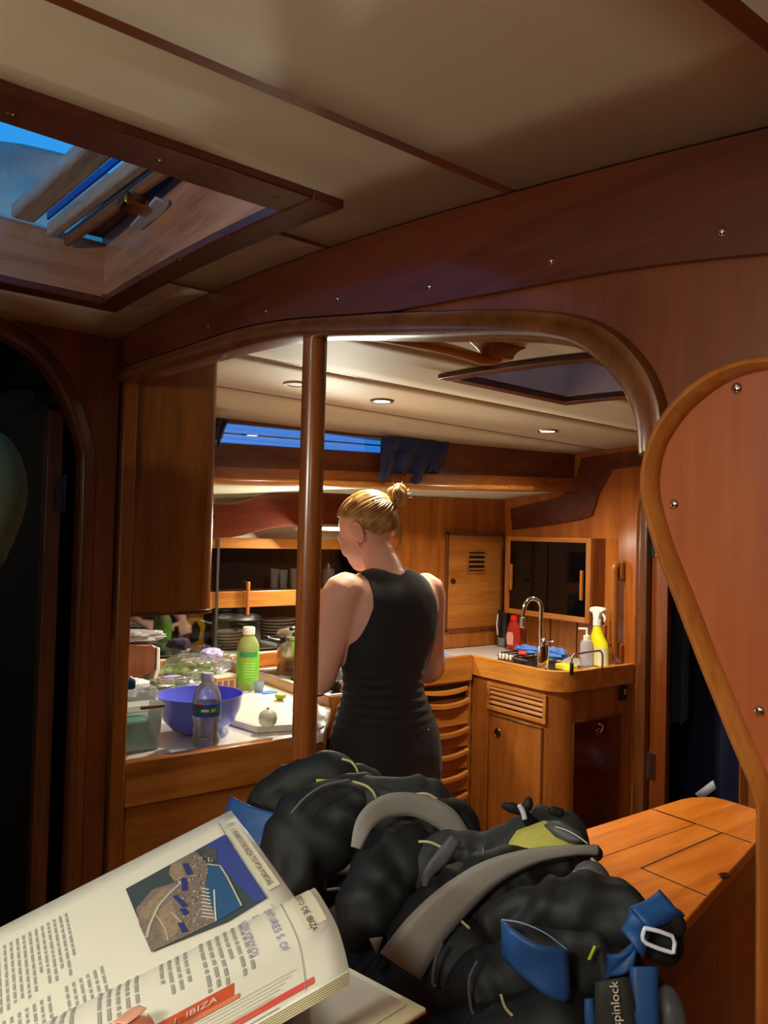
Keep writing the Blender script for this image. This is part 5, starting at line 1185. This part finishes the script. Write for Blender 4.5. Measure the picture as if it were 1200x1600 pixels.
def cord(pts, r_px, m, name, par, k=5):
    P = smoothpath([tuple(p) for p in pts], k)
    return MB().tube([atT(p[0], p[1], p[2]) for p in P], [r_px * p[2] / FPX for p in P], n=8).build(name, m, par, smooth=3)
def patch(pts, m, name, par, thick=.003, ext=None):
    P = [atT(*p) for p in pts]; c = sum(P, Vector()) / len(P); mb = MB(); n = len(P)
    mb.v = [c - ray(600, 800) * .004] + [p.lerp(c, .5) - ray(600, 800) * .003 for p in P] + P
    mb.f = [[0, 1 + i, 1 + (i + 1) % n] for i in range(n)] + [[1 + i, 1 + n + i, 1 + n + (i + 1) % n, 1 + (i + 1) % n] for i in range(n)]
    return mb.build(name, m, par, solid=thick, smooth=3)
J = lambda px, py, t, lab: T('life_jacket', atT(px, py, t) , lab, 'life jacket', 'life jackets piled on the saloon table')
def quad(c, m, name, par, bulge=.006, thick=.004, n=8):
    """fabric panel between four corners (px, py, t), bulging outward"""
    P = [atT(*p) for p in c]; g = []
    for i in range(n + 1):
        u = i / n; g.append([P[0].lerp(P[1], u).lerp(P[3].lerp(P[2], u), j / n) - CF * (bulge * math.sin(math.pi * u) + .002 * math.sin(5 * u + 4 * j / n)) for j in range(n + 1)])
    return MB().grid(g).build(name, m, par, solid=thick, smooth=3)
# --- jacket A, rear left
ja = J(470, 1420, .92, 'black life jacket at the back left of the pile with a lime tag')
lobe([(418, 1330, .95, 40), (430, 1262, .95, 42), (470, 1225, .95, 43), (520, 1222, .95, 40), (560, 1246, .94, 34)], NYL, 'left_bladder', ja, seed=1)
lobe([(500, 1225, .97, 44), (548, 1232, .97, 42), (580, 1262, .97, 40), (590, 1330, .96, 40)], NYL2, 'right_bladder', ja, seed=2)
quad([(362, 1244, .92), (452, 1276, .88), (420, 1330, .87), (345, 1290, .91)], BLUE, 'blue_strap', ja)
patch([(404, 1316, .90), (428, 1324, .895), (424, 1338, .89), (402, 1330, .895)], YEL, 'yellow_edge', ja)
strap([(494, 1221, .905), (519, 1222, .905)], 7, LIME2, 'lime_tag', ja, .002)
cord([(535, 1186, .925), (548, 1190, .915), (556, 1199, .91), (560, 1210, .91)], 1.8, LIME, 'piping', ja)
lobe([(440, 1400, .93, 40), (540, 1420, .93, 60), (600, 1460, .93, 70)], NYL, 'waistcoat', ja, seed=3)
# --- jacket B, middle
jb = J(580, 1500, .82, 'black life jacket in the middle of the pile with a grey webbing arch')
lobe([(440, 1415, .82, 40), (455, 1365, .84, 62), (490, 1310, .86, 70), (540, 1262, .88, 56), (585, 1248, .89, 42)], NYL, 'left_bladder', jb, seed=5)
lobe([(585, 1262, .885, 52), (635, 1248, .89, 46), (675, 1262, .89, 34), (700, 1290, .89, 28)], NYL2, 'collar', jb, seed=6)
lobe([(575, 1505, .77, 34), (585, 1440, .78, 62), (610, 1370, .80, 62), (640, 1325, .82, 48)], NYL, 'right_bladder', jb, seed=7)
lobe([(655, 1300, .86, 50), (700, 1285, .88, 40), (722, 1320, .87, 36), (725, 1370, .86, 40)], NYL, 'rear_bladder', jb, seed=8)
strap([(556, 1325, .785, 16), (572, 1283, .80, 30), (605, 1260, .815, 36), (650, 1258, .825, 36), (695, 1278, .83, 38), (722, 1310, .835, 30)], 34, WEB, 'grey_webbing', jb)
cord([(551, 1221, .84), (570, 1227, .835), (582, 1236, .83), (587, 1246, .828)], 1.9, LIME, 'piping', jb)
cord([(644, 1242, .83), (665, 1240, .83), (682, 1248, .83)], 2.0, LIME, 'piping', jb)
cord([(456, 1270, .82), (475, 1248, .825), (505, 1228, .83), (545, 1219, .835)], 2.2, GREYP, 'grey_seam', jb)
lobe([(540, 1530, .76, 45), (600, 1560, .74, 60), (640, 1620, .70, 60)], NYL, 'waistcoat', jb, seed=9)
patch([(578, 1466, .725), (597, 1464, .725), (590, 1494, .725)], mat('light lining', srgb(170, 166, 160), .6), 'lining_gap', jb)
lobe([(480, 1420, .86, 50), (560, 1470, .86, 70), (640, 1480, .86, 70), (720, 1440, .86, 70), (740, 1380, .87, 50)], NYL, 'under_layer', jb, seed=10)
# --- jacket C, yellow panel
jc = J(760, 1480, .78, 'black life jacket with a yellow panel and wide grey webbing strap')
lobe([(665, 1365, .80, 40), (720, 1345, .80, 50), (780, 1330, .795, 46), (840, 1312, .79, 44), (885, 1312, .785, 36), (905, 1335, .78, 28)], NYL2, 'upper_bladder', jc, seed=11)
lobe([(640, 1500, .74, 60), (700, 1440, .74, 70), (780, 1400, .74, 66), (860, 1375, .74, 52), (905, 1372, .74, 38)], NYL, 'lower_bladder', jc, seed=12)
lobe([(620, 1630, .70, 90), (700, 1560, .70, 100), (800, 1520, .70, 90)], NYL, 'waistcoat', jc, seed=13)
patch([(793, 1343, .742), (796, 1315, .744), (808, 1298, .747), (850, 1283, .748), (884, 1292, .744), (915, 1314, .735), (880, 1326, .728), (830, 1332, .732)], YEL, 'yellow_panel', jc)
pch = patch([(850, 1290, .732), (862, 1283, .733), (880, 1285, .731), (905, 1300, .724), (921, 1318, .717), (890, 1316, .720), (868, 1306, .726)], GREYP, 'grey_patch', jc)
cord([(868, 1292, .722), (885, 1297, .719), (902, 1306, .714), (918, 1318, .709)], .9, WHITE, 'patch_lettering', pch)
strap([(625, 1510, .655, 76), (665, 1452, .665, 66), (715, 1402, .675, 56), (770, 1362, .685, 40), (835, 1337, .69, 24), (895, 1328, .69, 16), (935, 1328, .695, 15)], 50, WEB, 'grey_webbing', jc)
lobe([(915, 1331, .705, 9), (928, 1332, .705, 12), (934, 1338, .705, 10)], NYL, 'strap_end', jc, seed=14, amp=.001)
cord([(655, 1315, .745), (672, 1316, .742), (692, 1325, .74)], 2, LIME, 'piping', jc)
cord([(702, 1386, .70), (716, 1391, .695)], 2, LIME, 'piping', jc); cord([(722, 1440, .672), (733, 1450, .668)], 2, LIME, 'piping', jc)
cord([(925, 1342, .70), (945, 1360, .70), (953, 1373, .70)], 2.4, LIME, 'piping', jc)
strap([(712, 1310, .742, 18), (690, 1340, .735, 24), (668, 1365, .73, 16), (664, 1385, .728, 6)], 20, GREYP, 'grey_tab', jc)
cord([(755, 1325, .735), (757, 1350, .728), (762, 1366, .722), (790, 1362, .718)], 2.2, GREYP, 'grey_loop', jc)
lobe([(786, 1258, .76, 5), (800, 1262, .76, 9), (815, 1268, .76, 7)], NYL, 'pull_tab', jc, seed=15, amp=.0005)
lobe([(826, 1248, .76, 5), (825, 1258, .76, 8), (818, 1268, .76, 7), (830, 1285, .77, 12)], NYL, 'pull_tab', jc, seed=16, amp=.0005)
strap([(811, 1257, .75, 5), (817, 1268, .75, 6), (820, 1280, .75, 6)], 6, REFL, 'buckle', jc)
lobe([(862, 1266, .775, 7), (876, 1270, .775, 8)], NYL, 'clip', jc, seed=17, amp=.0005)
MB().ell(atT(900, 1367, .692), (.004, .004, .004)).build('button', LIME, jc)
lobe([(905, 1365, .70, 12), (925, 1360, .70, 16), (940, 1378, .70, 16)], GREYP, 'gas_bottle', jc, seed=18, amp=.001)
# --- jacket D, front right, blue
jd = J(950, 1560, .60, 'black and blue life jacket at the front right with lettering and reflective loop')
lobe([(765, 1455, .66, 36), (830, 1428, .655, 46), (900, 1425, .65, 56), (965, 1432, .64, 56), (1020, 1450, .63, 42), (1040, 1480, .63, 30)], NYL, 'upper_bladder', jd, seed=21)
lobe([(740, 1560, .645, 60), (820, 1530, .645, 80), (900, 1510, .64, 74), (960, 1520, .63, 56)], NYL, 'lower_bladder', jd, seed=22)
lobe([(690, 1690, .62, 80), (800, 1660, .60, 110), (930, 1650, .60, 90), (1010, 1600, .60, 50), (1010, 1540, .61, 36)], NYL, 'waistcoat', jd, seed=23)
quad([(785, 1438, .578), (886, 1484, .566), (888, 1564, .566), (786, 1496, .575)], BLUE, 'blue_strap', jd, .012)
cord([(784, 1437, .577), (815, 1442, .573), (852, 1458, .569), (886, 1484, .566)], 1.1, mat('blue edge', srgb(130, 156, 200), .5), 'strap_edge', jd)
quad([(1030, 1392, .598), (1070, 1430, .594), (1014, 1446, .584), (985, 1420, .586)], BLUE, 'blue_yoke', jd, .008)
quad([(985, 1420, .586), (1016, 1446, .584), (1002, 1492, .582), (972, 1452, .584)], BLUE, 'blue_yoke', jd, .006)
lobe([(1030, 1444, .592, 15), (1052, 1440, .592, 17), (1060, 1455, .592, 14)], NYL, 'dark_pocket', jd, seed=26, amp=.001)
quad([(950, 1490, .588), (1000, 1470, .586), (985, 1508, .584), (945, 1530, .586)], BLUE, 'blue_side', jd, .004)
hp_ = [(1008, 1450), (1050, 1462), (1053, 1483), (1048, 1488), (1010, 1474), (1004, 1462), (1008, 1450)]
cord([(a, b, .570) for a, b in hp_], 3.4, REFL, 'reflective_loop', jd, 2)
strap([(930, 1478, .585, 4), (920, 1500, .583, 4)], 4, LIME2, 'lime_tag', jd, .001)
band = strap([(968, 1640, .555, 70), (962, 1590, .557, 66), (958, 1550, .560, 58), (955, 1530, .563, 52)], 60, NYL2, 'lettering_panel', jd, .003)
strap([(1014, 1640, .552, 32), (1010, 1590, .556, 36), (1006, 1545, .562, 42), (1006, 1510, .568, 44)], 38, BLUE, 'blue_band', jd, .003)
strap([(925, 1640, .555, 14), (921, 1590, .558, 14), (920, 1560, .562, 12)], 14, BLUE, 'blue_edge', jd, .003)
lobe([(1054, 1660, .585, 22), (1050, 1590, .59, 22), (1040, 1550, .60, 14)], GREYP, 'grey_bladder_end', jd, seed=24, amp=.002)
o_ = atT(971, 1605, .546); xd = atT(964, 1522, .552) - o_; yd = atT(950, 1605, .546) - atT(971, 1605, .546)
text('spinlock', 'lettering', WHITE, band, o_, xd, yd, .0088, .0003)
cord([(745, 1503, .60), (733, 1530, .60), (735, 1570, .60), (742, 1590, .60)], 2.2, GREYP, 'grey_loop', jd)
cord([(783, 1555, .585), (790, 1575, .584), (808, 1592, .583), (832, 1598, .583)], 2.2, LIME, 'piping', jd)
cord([(690, 1475, .635), (680, 1500, .635), (676, 1535, .635), (680, 1540, .635)], 2.6, GREYP, 'grey_seam', jd)
lobe([(880, 1575, .58, 12), (870, 1590, .58, 16), (860, 1610, .58, 16)], GREYP, 'oral_tube', jd, seed=25, amp=.001)

# ================================================================ OPEN PILOT BOOK
def uvb(u_, t_, z): return uv(u_ + .025 * (1.44 - z), t_, z)
A = uvb(-.121, .62, 1.218); Sg = uvb(-.036, .46, 1.203); av = uv(-.2446, -.131, -.097)
bk = T('open_book', tuple(Sg), 'open large-format harbour guide book with an aerial photo, held in the foreground', 'book')
PAP = mat('book paper', srgb(226, 222, 208), .55, bump=.02); PAP2 = mat('cream paper', srgb(232, 224, 186), .5)
# page 1: slightly curved towards the spine
def page1(p, q):
    """p 0..1 from head to foot, q 0..1 from outer edge to spine"""
    return A + (Sg - A) * q + av * p + _z * (.0016 * math.sin(q * math.pi))
N1 = ((Sg - A).cross(av)).normalized(); N1 = N1 if N1.z > 0 else -N1
g = [[page1(i / 16, j / 10) for j in range(11)] for i in range(17)]
MB().grid(g).build('left_page', PAP, bk, solid=.0006, smooth=3)
g = [[page1(i / 16, j / 10) - N1 * .004 for j in range(11)] for i in range(17)]
MB().grid(g).build('page_block', PAP2, bk, solid=.005, smooth=3)
g = [[page1(-.01 + 1.02 * i / 8, -.014 + 1.014 * j / 6) - N1 * .0095 for j in range(7)] for i in range(9)]
MB().grid(g).build('front_cover', mat('blue cover', srgb(40, 82, 176), .35), bk, solid=.0025, smooth=3)
g = [[page1(.52 + .12 * i / 2, -.016 + .02 * j) - N1 * .0078 for j in range(2)] for i in range(3)]
MB().grid(g).build('cover_stripe', mat('cover yellow', srgb(224, 190, 110), .4), bk, solid=.001)
# page 2: curls up from the spine towards the reader
a2 = uv(-.245, -.131, -.075)
prof = [Sg + _z * .002, uvb(-.0400, .468, 1.216), uvb(-.0420, .470, 1.226), uvb(-.0375, .452, 1.2325), uvb(-.0258, .42, 1.2320), uvb(-.0195, .388, 1.2355), uvb(-.0155, .36, 1.2395)]
pf_ = smoothpath(prof, 5)
def page2(p, q, off=0):
    """q 0..1 spine to outer edge"""
    x = q * (len(pf_) - 1); i = min(int(x), len(pf_) - 2); c = pf_[i].lerp(pf_[i + 1], x - i); tg = (pf_[i + 1] - pf_[i]).normalized()
    n = tg.cross(a2).normalized(); n = n if n.z > 0 else -n
    return c + a2 * p + n * off
MB().grid([[page2(i / 16, j / 30) for j in range(31)] for i in range(17)]).build('right_page', PAP, bk, solid=.0006, smooth=3)
for k in range(1, 6):
    MB().grid([[page2(i / 12, .12 + (.88 + .0) * j / 20) - _z * .0011 * k - a2 * .0 for j in range(21)] for i in range(13)]).build('page_leaf', PAP2, bk, solid=.0006, smooth=3)
# back cover with endpaper
C0, C1 = uvb(-.0307, .53, 1.150), uvb(.0242, .45, 1.1687)
ce = (C1 - C0).normalized(); Cs = C0 - ce * .05
a3 = uv(-.245, -.131, -.075)
def bc_(p, q): return Cs + (C1 - Cs) * q + a3 * p
MB().grid([[bc_(i / 6, j / 6) for j in range(7)] for i in range(7)]).build('back_cover', PAP2, bk, solid=.003, smooth=3)
MB().grid([[bc_(.02 + .96 * i / 6, .93 * j / 6) + _z * .003 for j in range(7)] for i in range(7)]).build('endpaper', mat('endpaper', srgb(228, 220, 196), .6), bk, solid=.001, smooth=3)
# spine joining the covers
MB().grid([[(Sg - N1 * .0095).lerp(Cs, j / 6) + a2 * (i / 6) + _fh * .02 * math.sin(j / 6 * math.pi) for j in range(7)] for i in range(7)]).build('book_spine', mat('blue cover', (0, 0, 0, 1)), bk, solid=.002, smooth=3)
def text_on(fn, body, p, q, size, m, nm='heading', mode='q', LQ=.16, LP=.29, off=.0008):
    """flat print set along the page: mode q reads across the page width, mode p along the page height"""
    cu = bpy.data.curves.new(nm, 'FONT'); cu.body = body; cu.size = size; cu.resolution_u = 2
    t = bpy.data.objects.new(nm, cu); COL.objects.link(t); bpy.context.view_layer.update()
    me = bpy.data.meshes.new_from_object(t.evaluated_get(bpy.context.evaluated_depsgraph_get())); bpy.data.objects.remove(t); bpy.data.curves.remove(cu)
    for v in me.vertices:
        x, y = v.co.x, v.co.y
        v.co = fn(p - y / LP, q + x / LQ) if mode == 'q' else fn(p - x / LP, q - y / LQ)
    me.materials.clear(); me.materials.append(m); o = bpy.data.objects.new(nm, me); COL.objects.link(o); o.parent = bk; o.matrix_parent_inverse = Matrix.Translation(bk.location).inverted(); return o
# print -------------------------------------------------------------------
INK = mat('print grey', srgb(158, 155, 150), .7); INKD = mat('print dark', srgb(66, 62, 60), .7); VIO = mat('violet print', srgb(134, 128, 178), .7)
random.seed(5)
def column(fn, q0, q1, p0, p1, nl, m, name, along='q'):
    """lines of words: each line runs across q (fn = page1) at successive p"""
    mb = MB()
    for i in range(nl):
        p = p0 + (p1 - p0) * i / nl; h = (p1 - p0) / nl * .40; q = q0; end = q1 if random.random() > .22 else q0 + (q1 - q0) * random.uniform(.3, .9)
        while q < end - .012:
            w_ = random.uniform(.015, .05); e = min(q + w_, end)
            mb.add([fn(p, q), fn(p + h, q), fn(p + h, e), fn(p, e)], [[0, 1, 2, 3]]); q = e + .008
    return mb.build(name, m, bk, kind='stuff')
def f1(p, q): return page1(p, q) + N1 * .0006
def f2(p, q): return page2(p, q, .0007)
column(f1, .56, .92, .395, .48, 6, INK, 'caption_print'); column(f1, .14, .52, .44, .98, 40, INK, 'text_column'); column(f1, .56, .93, .50, .98, 34, INK, 'text_column')
# aerial photograph on the left page, traced as flat print
PO = f1(.3, .4)
def pp(x, y, o=0): return atP(180 + x / 4, 1230 + y / 4, PO + N1 * (.0010 + o), N1)
def pm(pts, m, nm, o): MB().add([pp(x, y, o) for x, y in pts], [list(range(len(pts)))]).build(nm, m, ph)
ph = MB().add([pp(*q) for q in ((685, 295), (945, 690), (700, 840), (225, 1030), (65, 635))], [[0, 1, 2, 3, 4]]).build('aerial_photo', mat('photo teal', srgb(66, 76, 78), .5), bk)
LAND = mat('photo land', srgb(150, 128, 106), .5, var=.5, bscale=320); TOWN = mat('photo town', srgb(128, 112, 100), .5, var=.75, bscale=520)
pm([(685, 295), (945, 690), (880, 725), (640, 470), (560, 370)], mat('photo deep blue', srgb(62, 74, 146), .5), 'photo_sea', .0003)
pm([(575, 480), (660, 500), (740, 640), (800, 740), (640, 835), (560, 640)], mat('photo harbour blue', srgb(52, 88, 130), .5), 'photo_harbour', .0004)
pm([(350, 480), (500, 400), (580, 480), (560, 640), (640, 835), (470, 915), (225, 1030), (150, 860), (130, 760), (230, 640), (420, 580)], TOWN, 'photo_town', .0005)
pm([(350, 480), (410, 470), (430, 560), (370, 590), (335, 540)], LAND, 'photo_hill', .0006); pm([(150, 780), (300, 625), (350, 640), (210, 830), (160, 820)], LAND, 'photo_shore', .0006)
pm([(270, 780), (350, 700), (400, 830), (385, 920), (300, 960)], LAND, 'photo_field', .0007)
pm([(565, 375), (630, 385), (640, 450), (600, 470), (560, 440)], mat('photo headland', srgb(86, 78, 78), .5, var=.5, bscale=300), 'photo_headland', .0007)
RD = mat('photo road', srgb(186, 176, 160), .5)
def road(pts, w_, nm='photo_road', m=RD, o=.0009):
    mb = MB(); P = [pp(x, y, o) for x, y in pts]
    L = []
    for i, p in enumerate(P):
        d = (P[min(i + 1, len(P) - 1)] - P[max(0, i - 1)]).normalized(); s = N1.cross(d) * w_; L.append([p - s, p + s])
    mb.grid(L).build(nm, m, ph)
road([(195, 940), (215, 860), (270, 740), (350, 650), (430, 580)], .0011); road([(250, 790), (310, 880), (330, 960)], .0004); road([(350, 780), (410, 840), (440, 900)], .0004)
road([(655, 490), (700, 560), (740, 640), (790, 740)], .0006, 'photo_breakwater'); road([(575, 480), (655, 490)], .0006, 'photo_breakwater')
for k in range(9): road([(535 + 8 * (k % 2), 630 + 22 * k), (585 + 4 * k, 640 + 22 * k)], .0004, 'photo_pontoon', mat('photo white', srgb(214, 214, 210), .5))
road([(618, 640), (622, 740), (630, 835)], .0005, 'photo_pontoon', MATS['photo white'])
for a, b, c_, d_ in ((410, 570, 440, 640), (355, 680, 440, 740), (390, 850, 440, 900), (420, 480, 470, 540), (400, 760, 450, 790)):
    pm([(a, b), (a + 34, b - 6), (c_ + 16, d_), (c_ - 20, d_ + 10)], mat('photo roofs', srgb(52, 56, 116), .5), 'photo_roof', .0010)
random.seed(9); mbs = [MB(), MB(), MB()]
for k in range(260):
    x, y = random.uniform(380, 600), random.uniform(400, 860)
    if x - 380 < (y - 600) * .1 or (x > 575 and y > 480) or (x < 430 and y < 560): continue
    s = random.uniform(3, 8); t = random.uniform(3, 9); mbs[k % 3].add([pp(x, y, .0008), pp(x + s, y - s * .5, .0008), pp(x + s + t * .4, y + t, .0008), pp(x + t * .4, y + t + s * .4, .0008)], [[0, 1, 2, 3]])
for mb, c_ in zip(mbs, ((198, 186, 168), (92, 84, 80), (168, 150, 128))): mb.build('photo_buildings', mat('photo block %d' % c_[0], srgb(*c_), .5), ph, kind='stuff')
# headings
def txt1(body, x0, y0, x1, y1, size, m, o=.0008, nm='heading'):
    a = pp(x0, y0, o); b = pp(x1, y1, o); x = (b - a); y = N1.cross(x); return text(body, nm, m, bk, a, x, y, size, .00012)
TAN = mat('tan tab', srgb(214, 206, 182), .6)
MB().grid([[page1(.010 + .030 * i / 2, .14 + .52 * j / 6) + N1 * .0012 for j in range(7)] for i in range(3)]).build('heading_tab', TAN, bk)
t1 = pp(762, 275, .001); t2 = pp(930, 540, .001); L_ = (t2 - t1).length
text_on(lambda p, q: page1(p, q) + N1 * .0022, '1. PUERTO DE IBIZA TO PTA PORTAS', .034, .165, .0052, INKD, LQ=.182)
road_ = MB(); P = [page1(.047, .05) + N1 * .0012, page1(.047, .95) + N1 * .0012]; d = (P[1] - P[0]).normalized(); s = N1.cross(d) * .0003; road_.grid([[P[0] - s, P[0] + s], [P[1] - s, P[1] + s]]).build('margin_rule', INK, bk)
# right page print (page2 coordinates)
def band2(p0, p1, q0, q1, m, nm, o=.0006, n=6):
    return MB().grid([[page2(p0 + (p1 - p0) * i / n, q0 + (q1 - q0) * j / n, o) for j in range(n + 1)] for i in range(n + 1)]).build(nm, m, bk, smooth=3)
def text2(body, p, q, size, m, nm='heading', flip=False, along='q', dq=.2):
    a = page2(p, q, .001); b = page2(p, q + dq, .001) if along == 'q' else page2(p - .1, q, .001)
    x = b - a; c = page2(p - .05, q, .001) - a if along == 'q' else page2(p, q - .05, .001) - a
    return text(body, nm, m, bk, a, x, c, size, .0001)
column(f2, .36, .70, .16, .255, 6, INK, 'text_column'); column(f2, .42, .62, .27, .33, 4, INK, 'text_column'); column(f2, .36, .72, .36, .44, 5, INK, 'text_column')
column(f2, .36, .66, .47, .52, 3, INK, 'text_column'); column(f2, .36, .70, .56, .66, 5, INK, 'text_column'); column(f2, .36, .70, .70, .80, 6, INK, 'text_column')
band2(.012, .055, .40, .64, TAN, 'heading_tab')
F2 = lambda p, q: page2(p, q, .0012)
text_on(F2, 'PUERTO DE IBIZA', .046, .42, .0050, INKD); text_on(F2, 'ISLAND FEATURES S. OF', .110, .30, .0058, VIO)
text_on(F2, 'IBIZA', .135, .30, .0058, VIO); text_on(F2, "(PUNTA D'EN XINXO)", .160, .33, .0050, VIO)
MB().grid([[page2(.075, .37 + .6 * i / 14, .0008), page2(.0765, .37 + .6 * i / 14, .0008)] for i in range(15)]).build('margin_rule', INK, bk)
RED = mat('orange tab', srgb(204, 86, 48), .5); RED2 = mat('red tab', srgb(224, 84, 74), .5)
band2(.20, .42, .705, .775, RED, 'orange_tab'); band2(.19, .40, .775, .80, mat('pale orange tab', srgb(220, 130, 92), .5), 'orange_tab', .0008)
text_on(lambda p, q: page2(p, q, .0014), '1. IBIZA', .305, .762, .0066, WHITE, 'tab_lettering', 'p')
band2(.06, .205, .905, .945, RED2, 'red_tab')
for k in range(7): band2(.09 + .01 * k, .5, .815 + .02 * k, .818 + .02 * k, mat('page edge shade', srgb(190, 184, 150), .7), 'page_edge', .0009)
band2(.12, .3, .984, .99, INKD, 'dark_tab_edge', .0009)
ph2 = band2(.60, .95, .14, .40, mat('photo sky', srgb(150, 168, 204), .5), 'lower_photo'); band2(.66, .95, .22, .40, mat('photo rock', srgb(140, 132, 112), .5, var=.5, bscale=200), 'lower_photo', .0008)
# ================================================================ READER'S HAND
tipp = page2(.50, .93)
rh_ = T('reader_hand', tuple(tipp), "reader's hand with its thumb holding down the open page at the lower edge", 'hand')
hm = MB()
tip = page2(.345, .785, .008); base = page2(.49, 1.02, .010); 
n_ = (page2(.4, .9, .01) - page2(.4, .9)).normalized(); dwn = (base - tip).normalized(); side = dwn.cross(n_).normalized()
limb(hm, [(*tip, .0080), (*(tip + (base - tip) * .25), .0098), (*(tip + (base - tip) * .55), .0098), (*base, .011), (*(base + dwn * .03 - _z * .012), .015), (*(base + dwn * .05 - _z * .04), .019)], 14)
pc_ = base + dwn * .055 - _z * .055
WRI = pc_ + dwn * .06 - _z * .05 - _fh * .02; ELB = WRI + Vector((0, 0, -.10)) - _fh * .20 - _rh * .04
hm.ell(pc_ - _z * .005, (.030, .042, .036)); hm.ell(pc_ + dwn * .03 - _z * .02, (.028, .036, .032))
limb(hm, [(*pc_, .026), (*WRI, .026), (*WRI.lerp(ELB, .4), .034), (*ELB, .042)], 18)
for k in range(4):   # fingers curl beneath the back cover
    b0 = pc_ + dwn * (-.012 - .002 * k) - _z * (.012 + .006 * k) + _fh * (.012 * k); up_ = bc_(.40 + .07 * k, .72)
    e0 = up_ - _z * .014; mid_ = b0.lerp(e0, .5) - _z * .012
    limb(hm, [(*b0, .0105), (*mid_, .0095), (*e0, .009), (*(e0 + (bc_(.40 + .07 * k, .52) - up_).normalized() * .022), .0078)], 12)
hand_o = remesh(hm, 'hand_body', .0028, mat('hand skin', srgb(214, 132, 104), .42, sss=.2, bump=.05, bscale=400), rh_, 3)
nail = MB(); tc_ = tip + n_ * .0078 + dwn * .006
g = [[tc_ + side * (.0068 * math.sin(s)) + n_ * (.0026 * math.cos(s) - .001) + dwn * d_ for s in (-1.1, -.6, 0, .6, 1.1)] for d_ in (-.008, -.005, 0, .005)]
nail.grid(g).build('thumb_nail', mat('nail', srgb(228, 164, 140), .25), rh_, solid=.0006, sub=1, smooth=3)
